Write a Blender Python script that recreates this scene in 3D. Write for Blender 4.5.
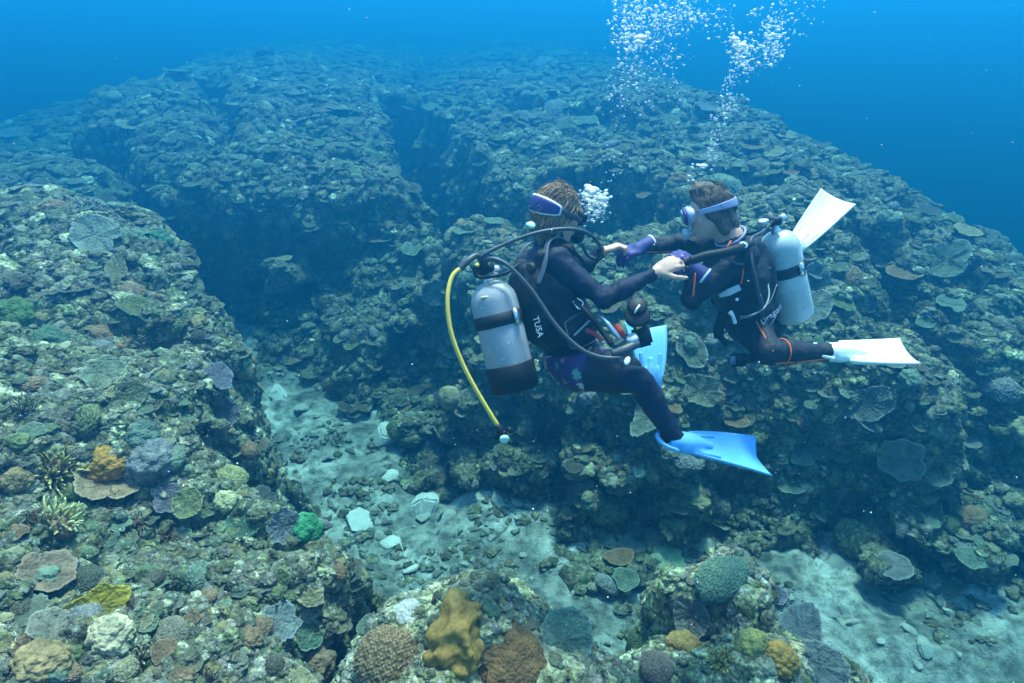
import bpy, bmesh, math, random
import numpy as np
from mathutils import Vector, Matrix, Euler, Quaternion
from mathutils.bvhtree import BVHTree

R = math.radians
scene = bpy.context.scene
for o in list(bpy.data.objects):
    bpy.data.objects.remove(o)
random.seed(7)
rng = np.random.default_rng(11)

# ------------------------------------------------------------------ camera, light, exposure
cam_data = bpy.data.cameras.new('camera')
cam_data.sensor_width = 36.0
cam_data.lens = 22.2
cam_data.clip_start = 0.05
cam_data.clip_end = 500.0
camera = bpy.data.objects.new('camera', cam_data)
camera.location = (0.0, 0.0, 5.0)
camera.rotation_euler = (R(60.0), 0.0, 0.0)
scene.collection.objects.link(camera)
scene.camera = camera

SUN_EL, SUN_AZ = 67.0, 14.0           # degrees; azimuth measured clockwise from +Y
world = bpy.data.worlds.new('World')
scene.world = world
world.use_nodes = True
wt = world.node_tree
bg = wt.nodes['Background']
sky = wt.nodes.new('ShaderNodeTexSky')
sky.sky_type = 'NISHITA'
sky.sun_disc = False
sky.sun_elevation = R(SUN_EL)
sky.sun_rotation = R(SUN_AZ)
wt.links.new(sky.outputs[0], bg.inputs[0])
bg.inputs[1].default_value = 0.15

sun_data = bpy.data.lights.new('sun', 'SUN')
sun_data.energy = 3.5
sun_data.angle = R(10.0)
sun_data.color = (1.0, 0.96, 0.88)
sun = bpy.data.objects.new('sun', sun_data)
_el, _az = R(SUN_EL), R(SUN_AZ)
_sd = Vector((math.sin(_az) * math.cos(_el), math.cos(_az) * math.cos(_el), math.sin(_el)))
sun.rotation_euler = _sd.to_track_quat('Z', 'Y').to_euler()
sun.location = (0, 0, 30)
scene.collection.objects.link(sun)

scene.view_settings.view_transform = 'Standard'
scene.view_settings.look = 'None'
scene.view_settings.exposure = 1.76
scene.view_settings.gamma = 1.0
cy = scene.cycles
cy.max_bounces = 5
cy.diffuse_bounces = 2
cy.glossy_bounces = 2
cy.transmission_bounces = 4
cy.transparent_max_bounces = 8
cy.volume_bounces = 0
cy.caustics_reflective = False
cy.caustics_refractive = False
cy.use_adaptive_sampling = True
cy.adaptive_threshold = 0.04
cy.use_denoising = True
cy.sample_clamp_indirect = 4.0

# the water: pale even volume in one closed box
HAZE_DENSITY = 0.19
HAZE_COLOR = (0.010, 0.172, 0.42, 1)
HAZE_ABSORB = (0.075, 0.51, 0.87, 1)
HAZE_TOP = 6.6

# ------------------------------------------------------------------ noise
def _hash(ix, iy, iz, seed):
    h = (ix.astype(np.uint32) * np.uint32(374761393)
         + iy.astype(np.uint32) * np.uint32(668265263)
         + iz.astype(np.uint32) * np.uint32(2147483647)
         + np.uint32((seed * 1274126177) & 0xffffffff))
    h = (h ^ (h >> np.uint32(13))) * np.uint32(1274126177)
    h = (h ^ (h >> np.uint32(16))) * np.uint32(2246822519)
    return h ^ (h >> np.uint32(15))

def gnoise(p, scale, seed=0):
    """gradient noise, about -1..1; p is (n,3), scale = feature size in metres"""
    q = p / scale
    i = np.floor(q).astype(np.int64)
    f = (q - i).astype(np.float32)
    u = f * f * f * (f * (f * 6 - 15) + 10)
    out = np.zeros(len(p), np.float32)
    for c in range(8):
        dx, dy, dz = c & 1, (c >> 1) & 1, (c >> 2) & 1
        h = _hash(i[:, 0] + dx, i[:, 1] + dy, i[:, 2] + dz, seed)
        gx = (h & np.uint32(1023)).astype(np.float32) / 511.5 - 1
        gy = ((h >> np.uint32(10)) & np.uint32(1023)).astype(np.float32) / 511.5 - 1
        gz = ((h >> np.uint32(20)) & np.uint32(1023)).astype(np.float32) / 511.5 - 1
        d = gx * (f[:, 0] - dx) + gy * (f[:, 1] - dy) + gz * (f[:, 2] - dz)
        w = (u[:, 0] if dx else 1 - u[:, 0]) * (u[:, 1] if dy else 1 - u[:, 1]) * (u[:, 2] if dz else 1 - u[:, 2])
        out += w * d
    return out * 1.3

def fbm(p, scale, seed=0, octaves=4, gain=0.5):
    out, a = 0, 1.0
    for k in range(octaves):
        out = out + a * gnoise(p, scale / 2 ** k, seed + 17 * k)
        a *= gain
    return out

def lumps(p, scale, seed=0):
    """rounded knobs: 1 at a knob's top, 0 in the creases between"""
    q = p / scale - 0.5
    i = np.floor(q).astype(np.int64)
    f = (q - i).astype(np.float32)
    best = np.full(len(p), 9.0, np.float32)
    for c in range(8):
        dx, dy, dz = c & 1, (c >> 1) & 1, (c >> 2) & 1
        h = _hash(i[:, 0] + dx, i[:, 1] + dy, i[:, 2] + dz, seed)
        jx = (h & np.uint32(1023)).astype(np.float32) / 1023 * .6 - .3
        jy = ((h >> np.uint32(10)) & np.uint32(1023)).astype(np.float32) / 1023 * .6 - .3
        jz = ((h >> np.uint32(20)) & np.uint32(1023)).astype(np.float32) / 1023 * .6 - .3
        d = (f[:, 0] - dx - jx) ** 2 + (f[:, 1] - dy - jy) ** 2 + (f[:, 2] - dz - jz) ** 2
        best = np.minimum(best, d)
    return np.clip(1 - best * 1.6, 0, 1)

def sstep(a, b, x):
    t = np.clip((x - a) / (b - a), 0, 1)
    return t * t * (3 - 2 * t)

# ------------------------------------------------------------------ object helpers
C = scene.collection
def mesh_obj(name, mesh, mats=None, parent=None, smooth=True):
    o = bpy.data.objects.new(name, mesh)
    C.objects.link(o)
    if mats is not None:
        for m in (mats if isinstance(mats, (list, tuple)) else [mats]):
            mesh.materials.append(m)
    if parent is not None:
        o.parent = parent
    if smooth:
        mesh.polygons.foreach_set('use_smooth', np.ones(len(mesh.polygons), bool))
    return o

def tag(o, label=None, cat=None, group=None, kind=None):
    if label: o['label'] = label
    if cat: o['category'] = cat
    if group: o['group'] = group
    if kind: o['kind'] = kind
    return o

def np_mesh(name, verts, faces):
    me = bpy.data.meshes.new(name)
    verts = np.asarray(verts, np.float32); faces = np.asarray(faces, np.int32)
    k = faces.shape[1]
    me.vertices.add(len(verts)); me.vertices.foreach_set('co', verts.ravel())
    me.loops.add(faces.size); me.loops.foreach_set('vertex_index', faces.ravel())
    me.polygons.add(len(faces))
    me.polygons.foreach_set('loop_start', np.arange(0, faces.size, k, dtype=np.int32))
    me.update(calc_edges=True)
    return me

def mesh_arrays(me):
    v = np.empty(len(me.vertices) * 3, np.float32); me.vertices.foreach_get('co', v)
    n = np.empty(len(me.vertices) * 3, np.float32); me.vertices.foreach_get('normal', n)
    return v.reshape(-1, 3), n.reshape(-1, 3)

# ------------------------------------------------------------------ materials
def mat(name, color=(.5, .5, .5), rough=.6, spec=.5, metal=0.0):
    m = bpy.data.materials.new(name); m.use_nodes = True
    b = m.node_tree.nodes['Principled BSDF']
    b.inputs['Base Color'].default_value = (*color, 1)
    b.inputs['Roughness'].default_value = rough
    b.inputs['Specular IOR Level'].default_value = spec
    b.inputs['Metallic'].default_value = metal
    return m

class NT:
    """small node-tree writer"""
    def __init__(s, m):
        s.t = m.node_tree; s.b = s.t.nodes['Principled BSDF']
    def n(s, kind, **kw):
        x = s.t.nodes.new(kind)
        for k, v in kw.items(): setattr(x, k, v)
        return x
    def l(s, a, b): s.t.links.new(a, b)
    def coord(s, which='Object'):
        return s.n('ShaderNodeTexCoord').outputs[which]
    def pos(s):
        return s.n('ShaderNodeNewGeometry').outputs['Position']
    def noise(s, vec, scale, detail=4, rough=.55):
        x = s.n('ShaderNodeTexNoise'); x.inputs['Scale'].default_value = scale
        x.inputs['Detail'].default_value = detail; x.inputs['Roughness'].default_value = rough
        if vec is not None: s.l(vec, x.inputs['Vector'])
        return x
    def voro(s, vec, scale, feature='F1'):
        x = s.n('ShaderNodeTexVoronoi', feature=feature); x.inputs['Scale'].default_value = scale
        if vec is not None: s.l(vec, x.inputs['Vector'])
        return x
    def ramp(s, fac, stops, interp='LINEAR'):
        x = s.n('ShaderNodeValToRGB'); cr = x.color_ramp; cr.interpolation = interp
        while len(cr.elements) < len(stops): cr.elements.new(.5)
        for e, (p, c) in zip(cr.elements, stops):
            e.position = p; e.color = (*c, 1) if len(c) == 3 else c
        if fac is not None: s.l(fac, x.inputs[0])
        return x.outputs[0]
    def mix(s, fac, a, b, blend='MIX'):
        x = s.n('ShaderNodeMix', data_type='RGBA', blend_type=blend)
        for sock, v in ((x.inputs[0], fac), (x.inputs[6], a), (x.inputs[7], b)):
            if hasattr(v, 'links'): s.l(v, sock)
            elif isinstance(v, (int, float)): sock.default_value = v
            else: sock.default_value = (*v, 1)
        return x.outputs[2]
    def math(s, op, a, b=0.0):
        x = s.n('ShaderNodeMath', operation=op)
        for sock, v in ((x.inputs[0], a), (x.inputs[1], b)):
            if hasattr(v, 'links'): s.l(v, sock)
            else: sock.default_value = v
        return x.outputs[0]
    def bump(s, h, strength=.5, dist=.01, normal=None):
        x = s.n('ShaderNodeBump'); x.inputs['Strength'].default_value = strength
        x.inputs['Distance'].default_value = dist; s.l(h, x.inputs['Height'])
        if normal is not None: s.l(normal, x.inputs['Normal'])
        s.l(x.outputs[0], s.b.inputs['Normal'])
        return x.outputs[0]
    def color(s, c): s.l(c, s.b.inputs['Base Color'])
    def rand(s): return s.n('ShaderNodeObjectInfo').outputs['Random']
# ------------------------------------------------------------------ reef surface materials
def reef_material(name, tint=1.0, green=0.0):
    m = mat(name, rough=.9, spec=.15); t = NT(m); p = t.pos()
    big = t.noise(p, 1.1, 5, .6)
    mid = t.noise(p, 5.5, 6, .65)
    fine = t.noise(p, 26, 5, .7)
    base = t.ramp(mid.outputs['Fac'], [(.32, (.035, .040, .024)), (.43, (.080, .085, .045)), (.51, (.15, .145, .080)),
                                       (.58, (.25, .235, .14)), (.68, (.44, .41, .28))])
    patch = t.ramp(t.noise(p, 3.2, 5, .6).outputs['Color'], [(.38, (.06, .095, .03)), (.47, (.14, .12, .055)), (.54, (.18, .145, .135)), (.62, (.30, .21, .075))])
    c = t.mix(t.ramp(big.outputs['Fac'], [(.42, (0, 0, 0)), (.60, (.75, .75, .75))]), base, patch)
    # pale encrusting spots and pinkish-grey coralline algae
    v = t.voro(p, 15); 
    spots = t.math('MULTIPLY', t.ramp(v.outputs['Distance'], [(.18, (1, 1, 1)), (.40, (0, 0, 0))]),
                   t.ramp(t.noise(p, 2.3, 3).outputs['Fac'], [(.50, (0, 0, 0)), (.60, (1, 1, 1))]))
    c = t.mix(t.math('MULTIPLY', spots, .65), c, (.42, .40, .30))
    c = t.mix(t.ramp(t.noise(p, 8.5, 4, .7).outputs['Fac'], [(.58, (0, 0, 0)), (.66, (.6, .6, .6))]), c, (.27, .23, .24))
    sp = t.ramp(fine.outputs['Fac'], [(.36, (.42, .42, .42)), (.5, (1, 1, 1)), (.62, (1.9, 1.85, 1.65))])
    c = t.mix(1.0, c, sp, 'MULTIPLY')
    if tint != 1.0:
        c = t.mix(1.0, c, (tint, tint, tint), 'MULTIPLY')
    t.color(c)
    h = t.math('ADD', t.math('MULTIPLY', fine.outputs['Fac'], .7), t.math('MULTIPLY', t.noise(p, 70, 3, .6).outputs['Fac'], .5))
    h = t.math('ADD', h, t.math('MULTIPLY', t.voro(p, 30).outputs['Distance'], -.7))
    t.bump(h, .9, .03)
    return m
M_reef = reef_material('reef_rock', .85)
M_pale = reef_material('pale_reef_rock', 1.9)

def sand_material():
    m = mat('sand', rough=.95, spec=.1); t = NT(m); p = t.pos()
    a = t.noise(p, 1.3, 5, .6); b = t.noise(p, 9, 6, .65); f = t.noise(p, 60, 4, .7)
    c = t.ramp(a.outputs['Fac'], [(.32, (.10, .105, .085)), (.44, (.23, .23, .19)), (.55, (.36, .355, .30)), (.64, (.58, .56, .49))])
    rb = t.ramp(b.outputs['Fac'], [(.38, (.45, .45, .45)), (.52, (1, 1, 1)), (.66, (1.4, 1.4, 1.4))])
    c = t.mix(1.0, c, rb, 'MULTIPLY')
    fr = t.ramp(f.outputs['Fac'], [(.35, (.75, .75, .75)), (.65, (1.2, 1.2, 1.2))])
    c = t.mix(1.0, c, fr, 'MULTIPLY')
    t.color(c)
    t.bump(t.math('ADD', b.outputs['Fac'], t.math('MULTIPLY', f.outputs['Fac'], .4)), .8, .06)
    return m
M_sand = sand_material()

# ------------------------------------------------------------------ terrain
def poly_sdf(x, y, poly):
    """signed distance to a polygon, positive inside"""
    pts = np.asarray(poly, np.float32); n = len(pts)
    d = np.full(x.shape, 1e9, np.float32); inside = np.zeros(x.shape, bool)
    for i in range(n):
        a, b = pts[i], pts[(i + 1) % n]
        e = b - a; wx, wy = x - a[0], y - a[1]
        t = np.clip((wx * e[0] + wy * e[1]) / (e @ e), 0, 1)
        d = np.minimum(d, (wx - t * e[0]) ** 2 + (wy - t * e[1]) ** 2)
        c = ((a[1] <= y) & (b[1] > y)) | ((b[1] <= y) & (a[1] > y))
        with np.errstate(divide='ignore', invalid='ignore'):
            xc = a[0] + (y - a[1]) / (b[1] - a[1]) * e[0] if b[1] != a[1] else a[0]
        inside ^= c & (x < xc)
    return np.where(inside, 1, -1) * np.sqrt(d)

# brow lines of the reef's blocks (metres), height of the top, width of the face, undercut
BLOCKS = [
    # left reef
    dict(poly=[(-1.35, 1.0), (-1.4, 2.0), (-1.65, 2.7), (-2.05, 3.2), (-2.65, 4.1), (-3.05, 4.9), (-3.4, 5.6), (-3.8, 6.1), (-4.3, 6.6),
               (-5.3, 7.3), (-7, 8.2), (-15, 10.0), (-15, -1), (-1.2, -1)],
         top=lambda x, y: 2.15 + .35 * sstep(-1.5, -3.5, x) + .40 * sstep(2, 6, y) - .25 * sstep(6, 9, y), w=1.0, under=.3),
    # low blue mound behind it
    dict(poly=[(-7.2, 11.0), (-6.8, 9.8), (-8, 9.0), (-15, 9.5), (-15, 12.6), (-9, 12.4)], top=lambda x, y: 2.2 + 0 * x, w=1.2, under=0),
    # back reef
    dict(poly=[(-4.9, 10.0), (-3.9, 9.5), (-2.8, 9.0), (-2.1, 9.2), (-1.75, 10.0), (-1.9, 12), (-2.6, 15), (-3.2, 19), (-4.0, 28), (-5, 39), (-15, 39), (-12.5, 28), (-10.2, 19.5), (-9.4, 14.6), (-7.2, 12.2)],
         top=lambda x, y: 2.50 + .2 * gnoise(np.stack([x, y, 0 * x], 1), 2.0, 5) + .2 * sstep(11, 15, y) - .045 * np.maximum(0, y - 15), w=1.05, under=.45),
    # gentle flank of the back reef, sinking away to the left
    dict(poly=[(-8.5, 13.5), (-7.5, 20), (-11, 25), (-13.5, 20), (-11.5, 15.5)], top=lambda x, y: 1.75 + 0 * x, w=4.5, under=0),
    # shelf below the back reef
    dict(poly=[(-3.1, 10.2), (-1.3, 10.5), (-.75, 9.3), (-.7, 8.2), (-1.1, 7.95), (-2.0, 8.6), (-2.7, 9.2)], top=lambda x, y: 1.30 + .40 * sstep(8, 9.5, y), w=2.0, under=0),
    # right reef
    dict(poly=[(-.25, 7.7), (.15, 6.9), (.6, 6.5), (1.05, 6.2), (1.6, 5.8), (2.6, 5.6), (3.6, 5.6), (4.6, 5.6), (6.2, 5.5), (6.4, 7), (6.2, 9.5), (5.9, 11.5),
               (5.0, 15), (4.6, 22), (3.4, 39), (-3.6, 39), (-2.9, 26), (-2.3, 17), (-.9, 13), (-.5, 11), (.0, 9.6), (-.4, 8.6)],
         top=lambda x, y: 1.70 + .65 * sstep(5, 7.4, y) + .25 * sstep(8, 13, y) + .15 * sstep(1, 3, x) - .45 * sstep(3.6, 6.3, x) - .045 * np.maximum(0, y - 14) + .16 * gnoise(np.stack([x, y, 0 * x], 1), 1.7, 8), w=2.3, under=.6),
]
CREVICES = [([(-2.5, 15), (-1.45, 11.2), (-.7, 9.3), (.0, 8.5), (.9, 8.1), (1.6, 8.0)], .8, 1.9),
            ([(.3, 8.4), (.8, 8.15), (1.3, 8.1)], .7, .8),
            ([(2.3, 9.5), (3.2, 8.3), (4.6, 8.0), (5.6, 7.2)], .35, .55), ([(1.5, 6.6), (2.2, 6.1), (3.1, 6.3)], .3, .45), ([(4.2, 7), (4.3, 6), (4.9, 5.2)], .3, .5),
            ([(-6.5, 3.0), (-4.4, 4.4), (-3.2, 4.6), (-2.4, 4.4)], .35, .16), ([(-4, 2.2), (-2.6, 2.9), (-1.6, 2.8)], .3, .14),
            ([(-7.5, 17), (-6, 13.5), (-5, 11.2)], .5, .6), ([(-.6, 15), (1.5, 12.5), (2.4, 10.4)], .5, .6)]
def polyline_dist(x, y, pts):
    d = np.full(x.shape, 1e9, np.float32); pts = np.asarray(pts, np.float32); tt = np.zeros_like(d)
    for i in range(len(pts) - 1):
        a, e = pts[i], pts[i + 1] - pts[i]
        t = np.clip(((x - a[0]) * e[0] + (y - a[1]) * e[1]) / (e @ e), 0, 1)
        dd = np.hypot(x - a[0] - t * e[0], y - a[1] - t * e[1])
        d = np.minimum(d, dd)
    return d
def axis(parts):
    out = [parts[0][0]]
    for a, b, s0, s1 in parts:
        v = a
        while v < b:
            k = (v - a) / (b - a); v += s0 + (s1 - s0) * k; out.append(min(v, b))
    return np.array(sorted(set(out)), np.float32)
gx = axis([(-19, -12, .3, .10), (-12, -5, .10, .03), (-5, 5, .021, .021), (5, 8.5, .021, .06)])
gy = axis([(.6, 5.5, .019, .021), (5.5, 11, .021, .04), (11, 20, .04, .075), (20, 41, .075, .2)])
X, Y = [a.ravel() for a in np.meshgrid(gx, gy)]
NX, NY = len(gx), len(gy)
P0 = np.stack([X, Y, np.zeros_like(X)], 1)
wx = X + .55 * fbm(P0, 1.7, 3, 4, .55); wy = Y + .55 * fbm(P0, 1.7, 91, 4, .55)
FLOOR = -.6
NZ = fbm(P0, .8, 33, 3)
H = np.full(X.shape, FLOOR, np.float32); U = np.zeros_like(H); REL = np.ones_like(H)
for b in BLOCKS:
    d = poly_sdf(wx, wy, b['poly'])
    top = b['top'](X, Y)
    s = np.clip(-d / b['w'], 0, 1.0)
    prof = 1 - s ** 1.7
    h = FLOOR + (top - FLOOR) * prof + .50 * np.clip(1 - np.exp(-np.maximum(d, 0) / 1.3), 0, 1) - .24
    fringe = .08 - .95 * np.clip((-d - .55 * b['w']) / (.45 * b['w'] + .7), 0, 1) + .10 * NZ
    h = np.maximum(h, np.where(d < 0, fringe, h))
    win = h > H
    U = np.where(win, b['under'], U); REL = np.where(win, prof, REL)
    H = np.where(win, h, H)
for pts, w_, dp in CREVICES:
    dd = polyline_dist(wx * .6 + X * .4, wy * .6 + Y * .4, pts)
    H -= dp * sstep(1.0, .25, dd / w_) * (H > 0)
H += .20 * fbm(P0, 2.0, 40, 3) + .16 * (lumps(P0 + .3 * np.stack([gnoise(P0, .9, 44), gnoise(P0, .9, 45), 0 * X], 1), 1.5, 46) - .5) * sstep(-.3, .5, H)
# drop-offs to deep water beyond the reef
Hg = H.reshape(NY, NX)
def blur(a, n):
    for _ in range(n):
        a = (np.roll(a, 1, 0) + np.roll(a, -1, 0) + np.roll(a, 1, 1) + np.roll(a, -1, 1) + a) / 5
    return a
Hs = blur(Hg, 12)
gyv, gxv = np.gradient(Hs, gy, gx)
gl = np.sqrt(gxv ** 2 + gyv ** 2) + 1e-4
face = sstep(.35, 1.2, gl).ravel()
inx, iny = (gxv / gl).ravel(), (gyv / gl).ravel()
cut = U * face * sstep(.97, .45, REL)
VX = X + inx * cut; VY = Y + iny * cut
V = np.stack([VX, VY, H], 1).astype(np.float32)
idx = np.arange(NX * NY).reshape(NY, NX)
F = np.stack([idx[:-1, :-1].ravel(), idx[:-1, 1:].ravel(), idx[1:, 1:].ravel(), idx[1:, :-1].ravel()], 1)
keep = (V[F][:, :, 2].max(1) > FLOOR + .25)
F = F[keep]
used = np.unique(F); remap = np.full(len(V), -1); remap[used] = np.arange(len(used))
V = V[used]; F = remap[F]
def vnormals(V, F):
    a, b, c, d = V[F[:, 0]], V[F[:, 1]], V[F[:, 2]], V[F[:, 3]]
    fn = np.cross(c - a, d - b)
    n = np.zeros_like(V)
    for k in range(4):
        for ax in range(3):
            n[:, ax] += np.bincount(F[:, k], fn[:, ax], len(V))
    return n / (np.linalg.norm(n, axis=1, keepdims=True) + 1e-9)
def roughen(V, F, amount=1.0, seed=0):
    """knobby coral rock: rounded lumps at four sizes along the normal"""
    for sc, am in ((1.05, .20), (.46, .12), (.20, .062), (.085, .036)):
        n = vnormals(V, F)
        wp = V + .35 * sc * np.stack([gnoise(V, sc * .8, seed + 5), gnoise(V, sc * .8, seed + 6), gnoise(V, sc * .8, seed + 7)], 1)
        l = lumps(wp, sc, seed + int(sc * 100))
        mod = .55 + .75 * sstep(-.35, .35, gnoise(V, sc * 3.1, seed + 60))
        V = V + n * ((l - .45) * am * amount * mod)[:, None]
    n = vnormals(V, F)
    V = V + n * (.018 * amount * fbm(V, .07, seed + 9, 2))[:, None]
    return V
V = roughen(V, F)
reef_me = np_mesh('reef_terrain', V, F)
reef = tag(mesh_obj('reef_terrain', reef_me, M_reef), kind='structure')

# sea floor in the channel, falling away to deep water outside the reef
fx = axis([(-70, -8, 4, .25), (-8, -4, .06, .035), (-4, 7, .03, .03), (7, 12, .05, .5), (12, 80, .6, 6)])
fy = axis([(-20, 1, 3, .1), (1, 8, .028, .03), (8, 14, .04, .2), (14, 90, .3, 6)])
X2, Y2 = [a.ravel() for a in np.meshgrid(fx, fy)]
P2 = np.stack([X2, Y2, 0 * X2], 1)
fl = .11 * fbm(P2, 1.4, 70, 4) + .15 * lumps(P2, .60, 71) * sstep(-.4, .4, gnoise(P2, 1.8, 78)) + .07 * lumps(P2, .23, 72) * sstep(-.1, .4, gnoise(P2, 1.5, 73) + .15) + .012 * fbm(P2, .12, 74, 2)
near = (np.abs(X2) < 14) & (Y2 < 20)
fl = np.where(near, fl, 0)
fl -= 13 * np.maximum.reduce([sstep(7, 16, X2 + .35 * (Y2 - 4)), sstep(11, 26, Y2), sstep(-6, -22, X2) * sstep(6, 14, Y2)])
i2 = np.arange(len(fx) * len(fy)).reshape(len(fy), len(fx))
F2 = np.stack([i2[:-1, :-1].ravel(), i2[:-1, 1:].ravel(), i2[1:, 1:].ravel(), i2[1:, :-1].ravel()], 1)
seabed_me = np_mesh('seabed', np.stack([X2, Y2, fl], 1), F2)
seabed = tag(mesh_obj('seabed', seabed_me, M_sand), kind='structure')
print('reef verts', len(V), 'seabed', len(X2))
# ------------------------------------------------------------------ coral shapes
def coral_mat(name, palette, rim=None, rough=.85, bump=(60, .5, .01), vein=None, tips=None, gloss=.15):
    """palette is picked per colony by the object's own random number; rim = paler growing margin, tips = pale branch ends"""
    m = mat(name, rough=rough, spec=gloss); t = NT(m)
    oc = t.coord('Object')
    n = len(palette)
    c = t.ramp(t.rand(), [(k / n, p) for k, p in enumerate(palette)], 'CONSTANT') if n > 1 else None
    if c is None:
        x = t.n('ShaderNodeRGB'); x.outputs[0].default_value = (*palette[0], 1); c = x.outputs[0]
    p = t.pos()
    nz = t.noise(p, 14, 5, .65)
    c = t.mix(1.0, c, t.ramp(nz.outputs['Fac'], [(.33, (.55, .58, .55)), (.52, (1, 1, 1)), (.68, (1.45, 1.4, 1.3))]), 'MULTIPLY')
    at = t.n('ShaderNodeAttribute', attribute_name='edge').outputs['Fac']
    if rim:
        c = t.mix(t.math('MULTIPLY', at, .5), c, rim)
    if tips:
        c = t.mix(at, c, tips)
    t.color(c)
    h = t.noise(p, bump[0], 4, .7).outputs['Fac']
    if vein:
        v = t.voro(p, vein); h = t.math('SUBTRACT', t.math('MULTIPLY', h, .5), t.math('MULTIPLY', v.outputs['Distance'], 1.0))
    t.bump(h, bump[1], bump[2])
    return m

M_plate = coral_mat('plate_coral_skin', [(.085, .085, .055), (.115, .100, .060), (.07, .08, .055), (.13, .115, .085), (.10, .075, .045), (.09, .11, .07), (.15, .14, .10)],
                    rim=(.22, .23, .19), vein=55, bump=(45, .7, .012))
M_knob = coral_mat('boulder_coral_skin', [(.16, .15, .09), (.23, .20, .12), (.12, .15, .08), (.18, .16, .14), (.30, .27, .18), (.10, .10, .06), (.26, .19, .09)], vein=45, bump=(50, .7, .015))
M_finger = coral_mat('branching_coral_skin', [(.12, .10, .05), (.20, .16, .08), (.10, .11, .06), (.15, .13, .12), (.24, .17, .07)], tips=(.48, .45, .34), bump=(80, .4, .006))
M_cushion = coral_mat('cushion_coral_skin', [(.09, .08, .05), (.13, .11, .06), (.08, .09, .06), (.16, .14, .11), (.10, .12, .07)], tips=(.34, .33, .24), bump=(80, .4, .006))

M_stone = coral_mat('dead_coral_stone', [(.22, .22, .17), (.15, .15, .12), (.30, .29, .24), (.18, .18, .14), (.11, .11, .085)], bump=(40, .6, .015))

def set_edge(me, vals):
    a = me.attributes.new('edge', 'FLOAT', 'POINT'); a.data.foreach_set('value', np.asarray(vals, np.float32))

def plate_mesh(seed, bowl=.12, lobes=.12, n=44, thick=.07, notch=0.0, stalk=True, fold=0.0):
    """a table or plate colony of radius 1 on a short stalk: irregular lobed margin, shallow bowl, radial ridges"""
    r = np.random.default_rng(seed)
    th = np.linspace(0, 2 * np.pi, n, endpoint=False)
    rad = np.ones(n)
    for k in range(2, 9):
        rad += lobes * r.normal() / k ** .8 * np.cos(k * th + r.uniform(0, 6.3))
    rad += .025 * r.normal(size=n)
    if notch:
        a0 = r.uniform(0, 6.3); dd = np.abs((th - a0 + np.pi) % (2 * np.pi) - np.pi)
        rad *= 1 - notch * np.exp(-(dd / .35) ** 2)
    rings = [0.0, .22, .45, .68, .86, .96, 1.0]
    ph = r.uniform(0, 6.3, 4); tilt = r.normal(0, .05, 2)
    V, E = [], []
    def top(f, i):
        x, y = f * rad[i] * np.cos(th[i]), f * rad[i] * np.sin(th[i])
        z = bowl * f ** 2 + fold * f ** 2 * np.sin(3 * th[i] + ph[0]) + .035 * f * np.sin(5 * th[i] + ph[1]) + .018 * f * np.sin(11 * th[i] + ph[2]) + .014 * f * np.sin(23 * th[i] + ph[3]) + tilt[0] * x + tilt[1] * y
        if f > .1: z += .022 * r.normal()
        return x, y, z
    V.append(top(0, 0)); E.append(0)
    for f in rings[1:]:
        for i in range(n):
            V.append(top(f, i)); E.append(max(0, (f - .86) / .14) ** 1.5)
    F = [(0, 1 + i, 1 + (i + 1) % n, 1 + (i + 1) % n) for i in range(n)]
    for k in range(len(rings) - 2):
        a, b = 1 + k * n, 1 + (k + 1) * n
        F += [(a + i, b + i, b + (i + 1) % n, a + (i + 1) % n) for i in range(n)]
    prev = 1 + (len(rings) - 2) * n
    under = [(.98, -thick * .8), (.7, -thick * 1.6), (.30, -thick * 3.0), (.16, -.45 if stalk else -.2)]
    for f, dz in under:
        s0 = len(V)
        for i in range(n):
            x, y = f * rad[i] * np.cos(th[i]), f * rad[i] * np.sin(th[i])
            V.append((x, y, bowl * f ** 2 + fold * f ** 2 * np.sin(3 * th[i] + ph[0]) + dz + tilt[0] * x + tilt[1] * y)); E.append(0)
        F += [(prev + i, s0 + i, s0 + (i + 1) % n, prev + (i + 1) % n) for i in range(n)]
        prev = s0
    me = bpy.data.meshes.new('plate_coral')
    me.from_pydata(V, [], [tuple(dict.fromkeys(f)) for f in F]); set_edge(me, E)
    me.polygons.foreach_set('use_smooth', np.ones(len(me.polygons), bool)); me.update()
    return me

def ico(sub):
    bm = bmesh.new(); bmesh.ops.create_icosphere(bm, subdivisions=sub, radius=1.0)
    v = np.array([x.co[:] for x in bm.verts], np.float32); f = [[y.index for y in x.verts] for x in bm.faces]
    bm.free(); return v, np.array(f)

def blob_mesh(name, seed, sub=4, flat=.75, lump=.42, amp=.30, big=.25, fine=0.0, cut=-.35):
    """a lumpy massive colony: sphere with rounded lobes"""
    v, f = ico(sub); off = seed * 13.7
    n = v.copy(); p = v + off
    r = 1 + big * gnoise(p, 1.1, seed) + amp * (lumps(p, lump, seed + 1) - .5)
    if fine: r += fine * (lumps(p, lump * .36, seed + 2) - .5)
    v = n * r[:, None]; v[:, 2] *= flat
    v[:, 2] = np.where(v[:, 2] < cut, cut + (v[:, 2] - cut) * .3, v[:, 2])
    me = np_mesh(name, v, f); e = np.clip((r - 1.02) / .25, 0, 1) if fine else np.zeros(len(v)); set_edge(me, e)
    me.polygons.foreach_set('use_smooth', np.ones(len(me.polygons), bool))
    return me

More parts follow.
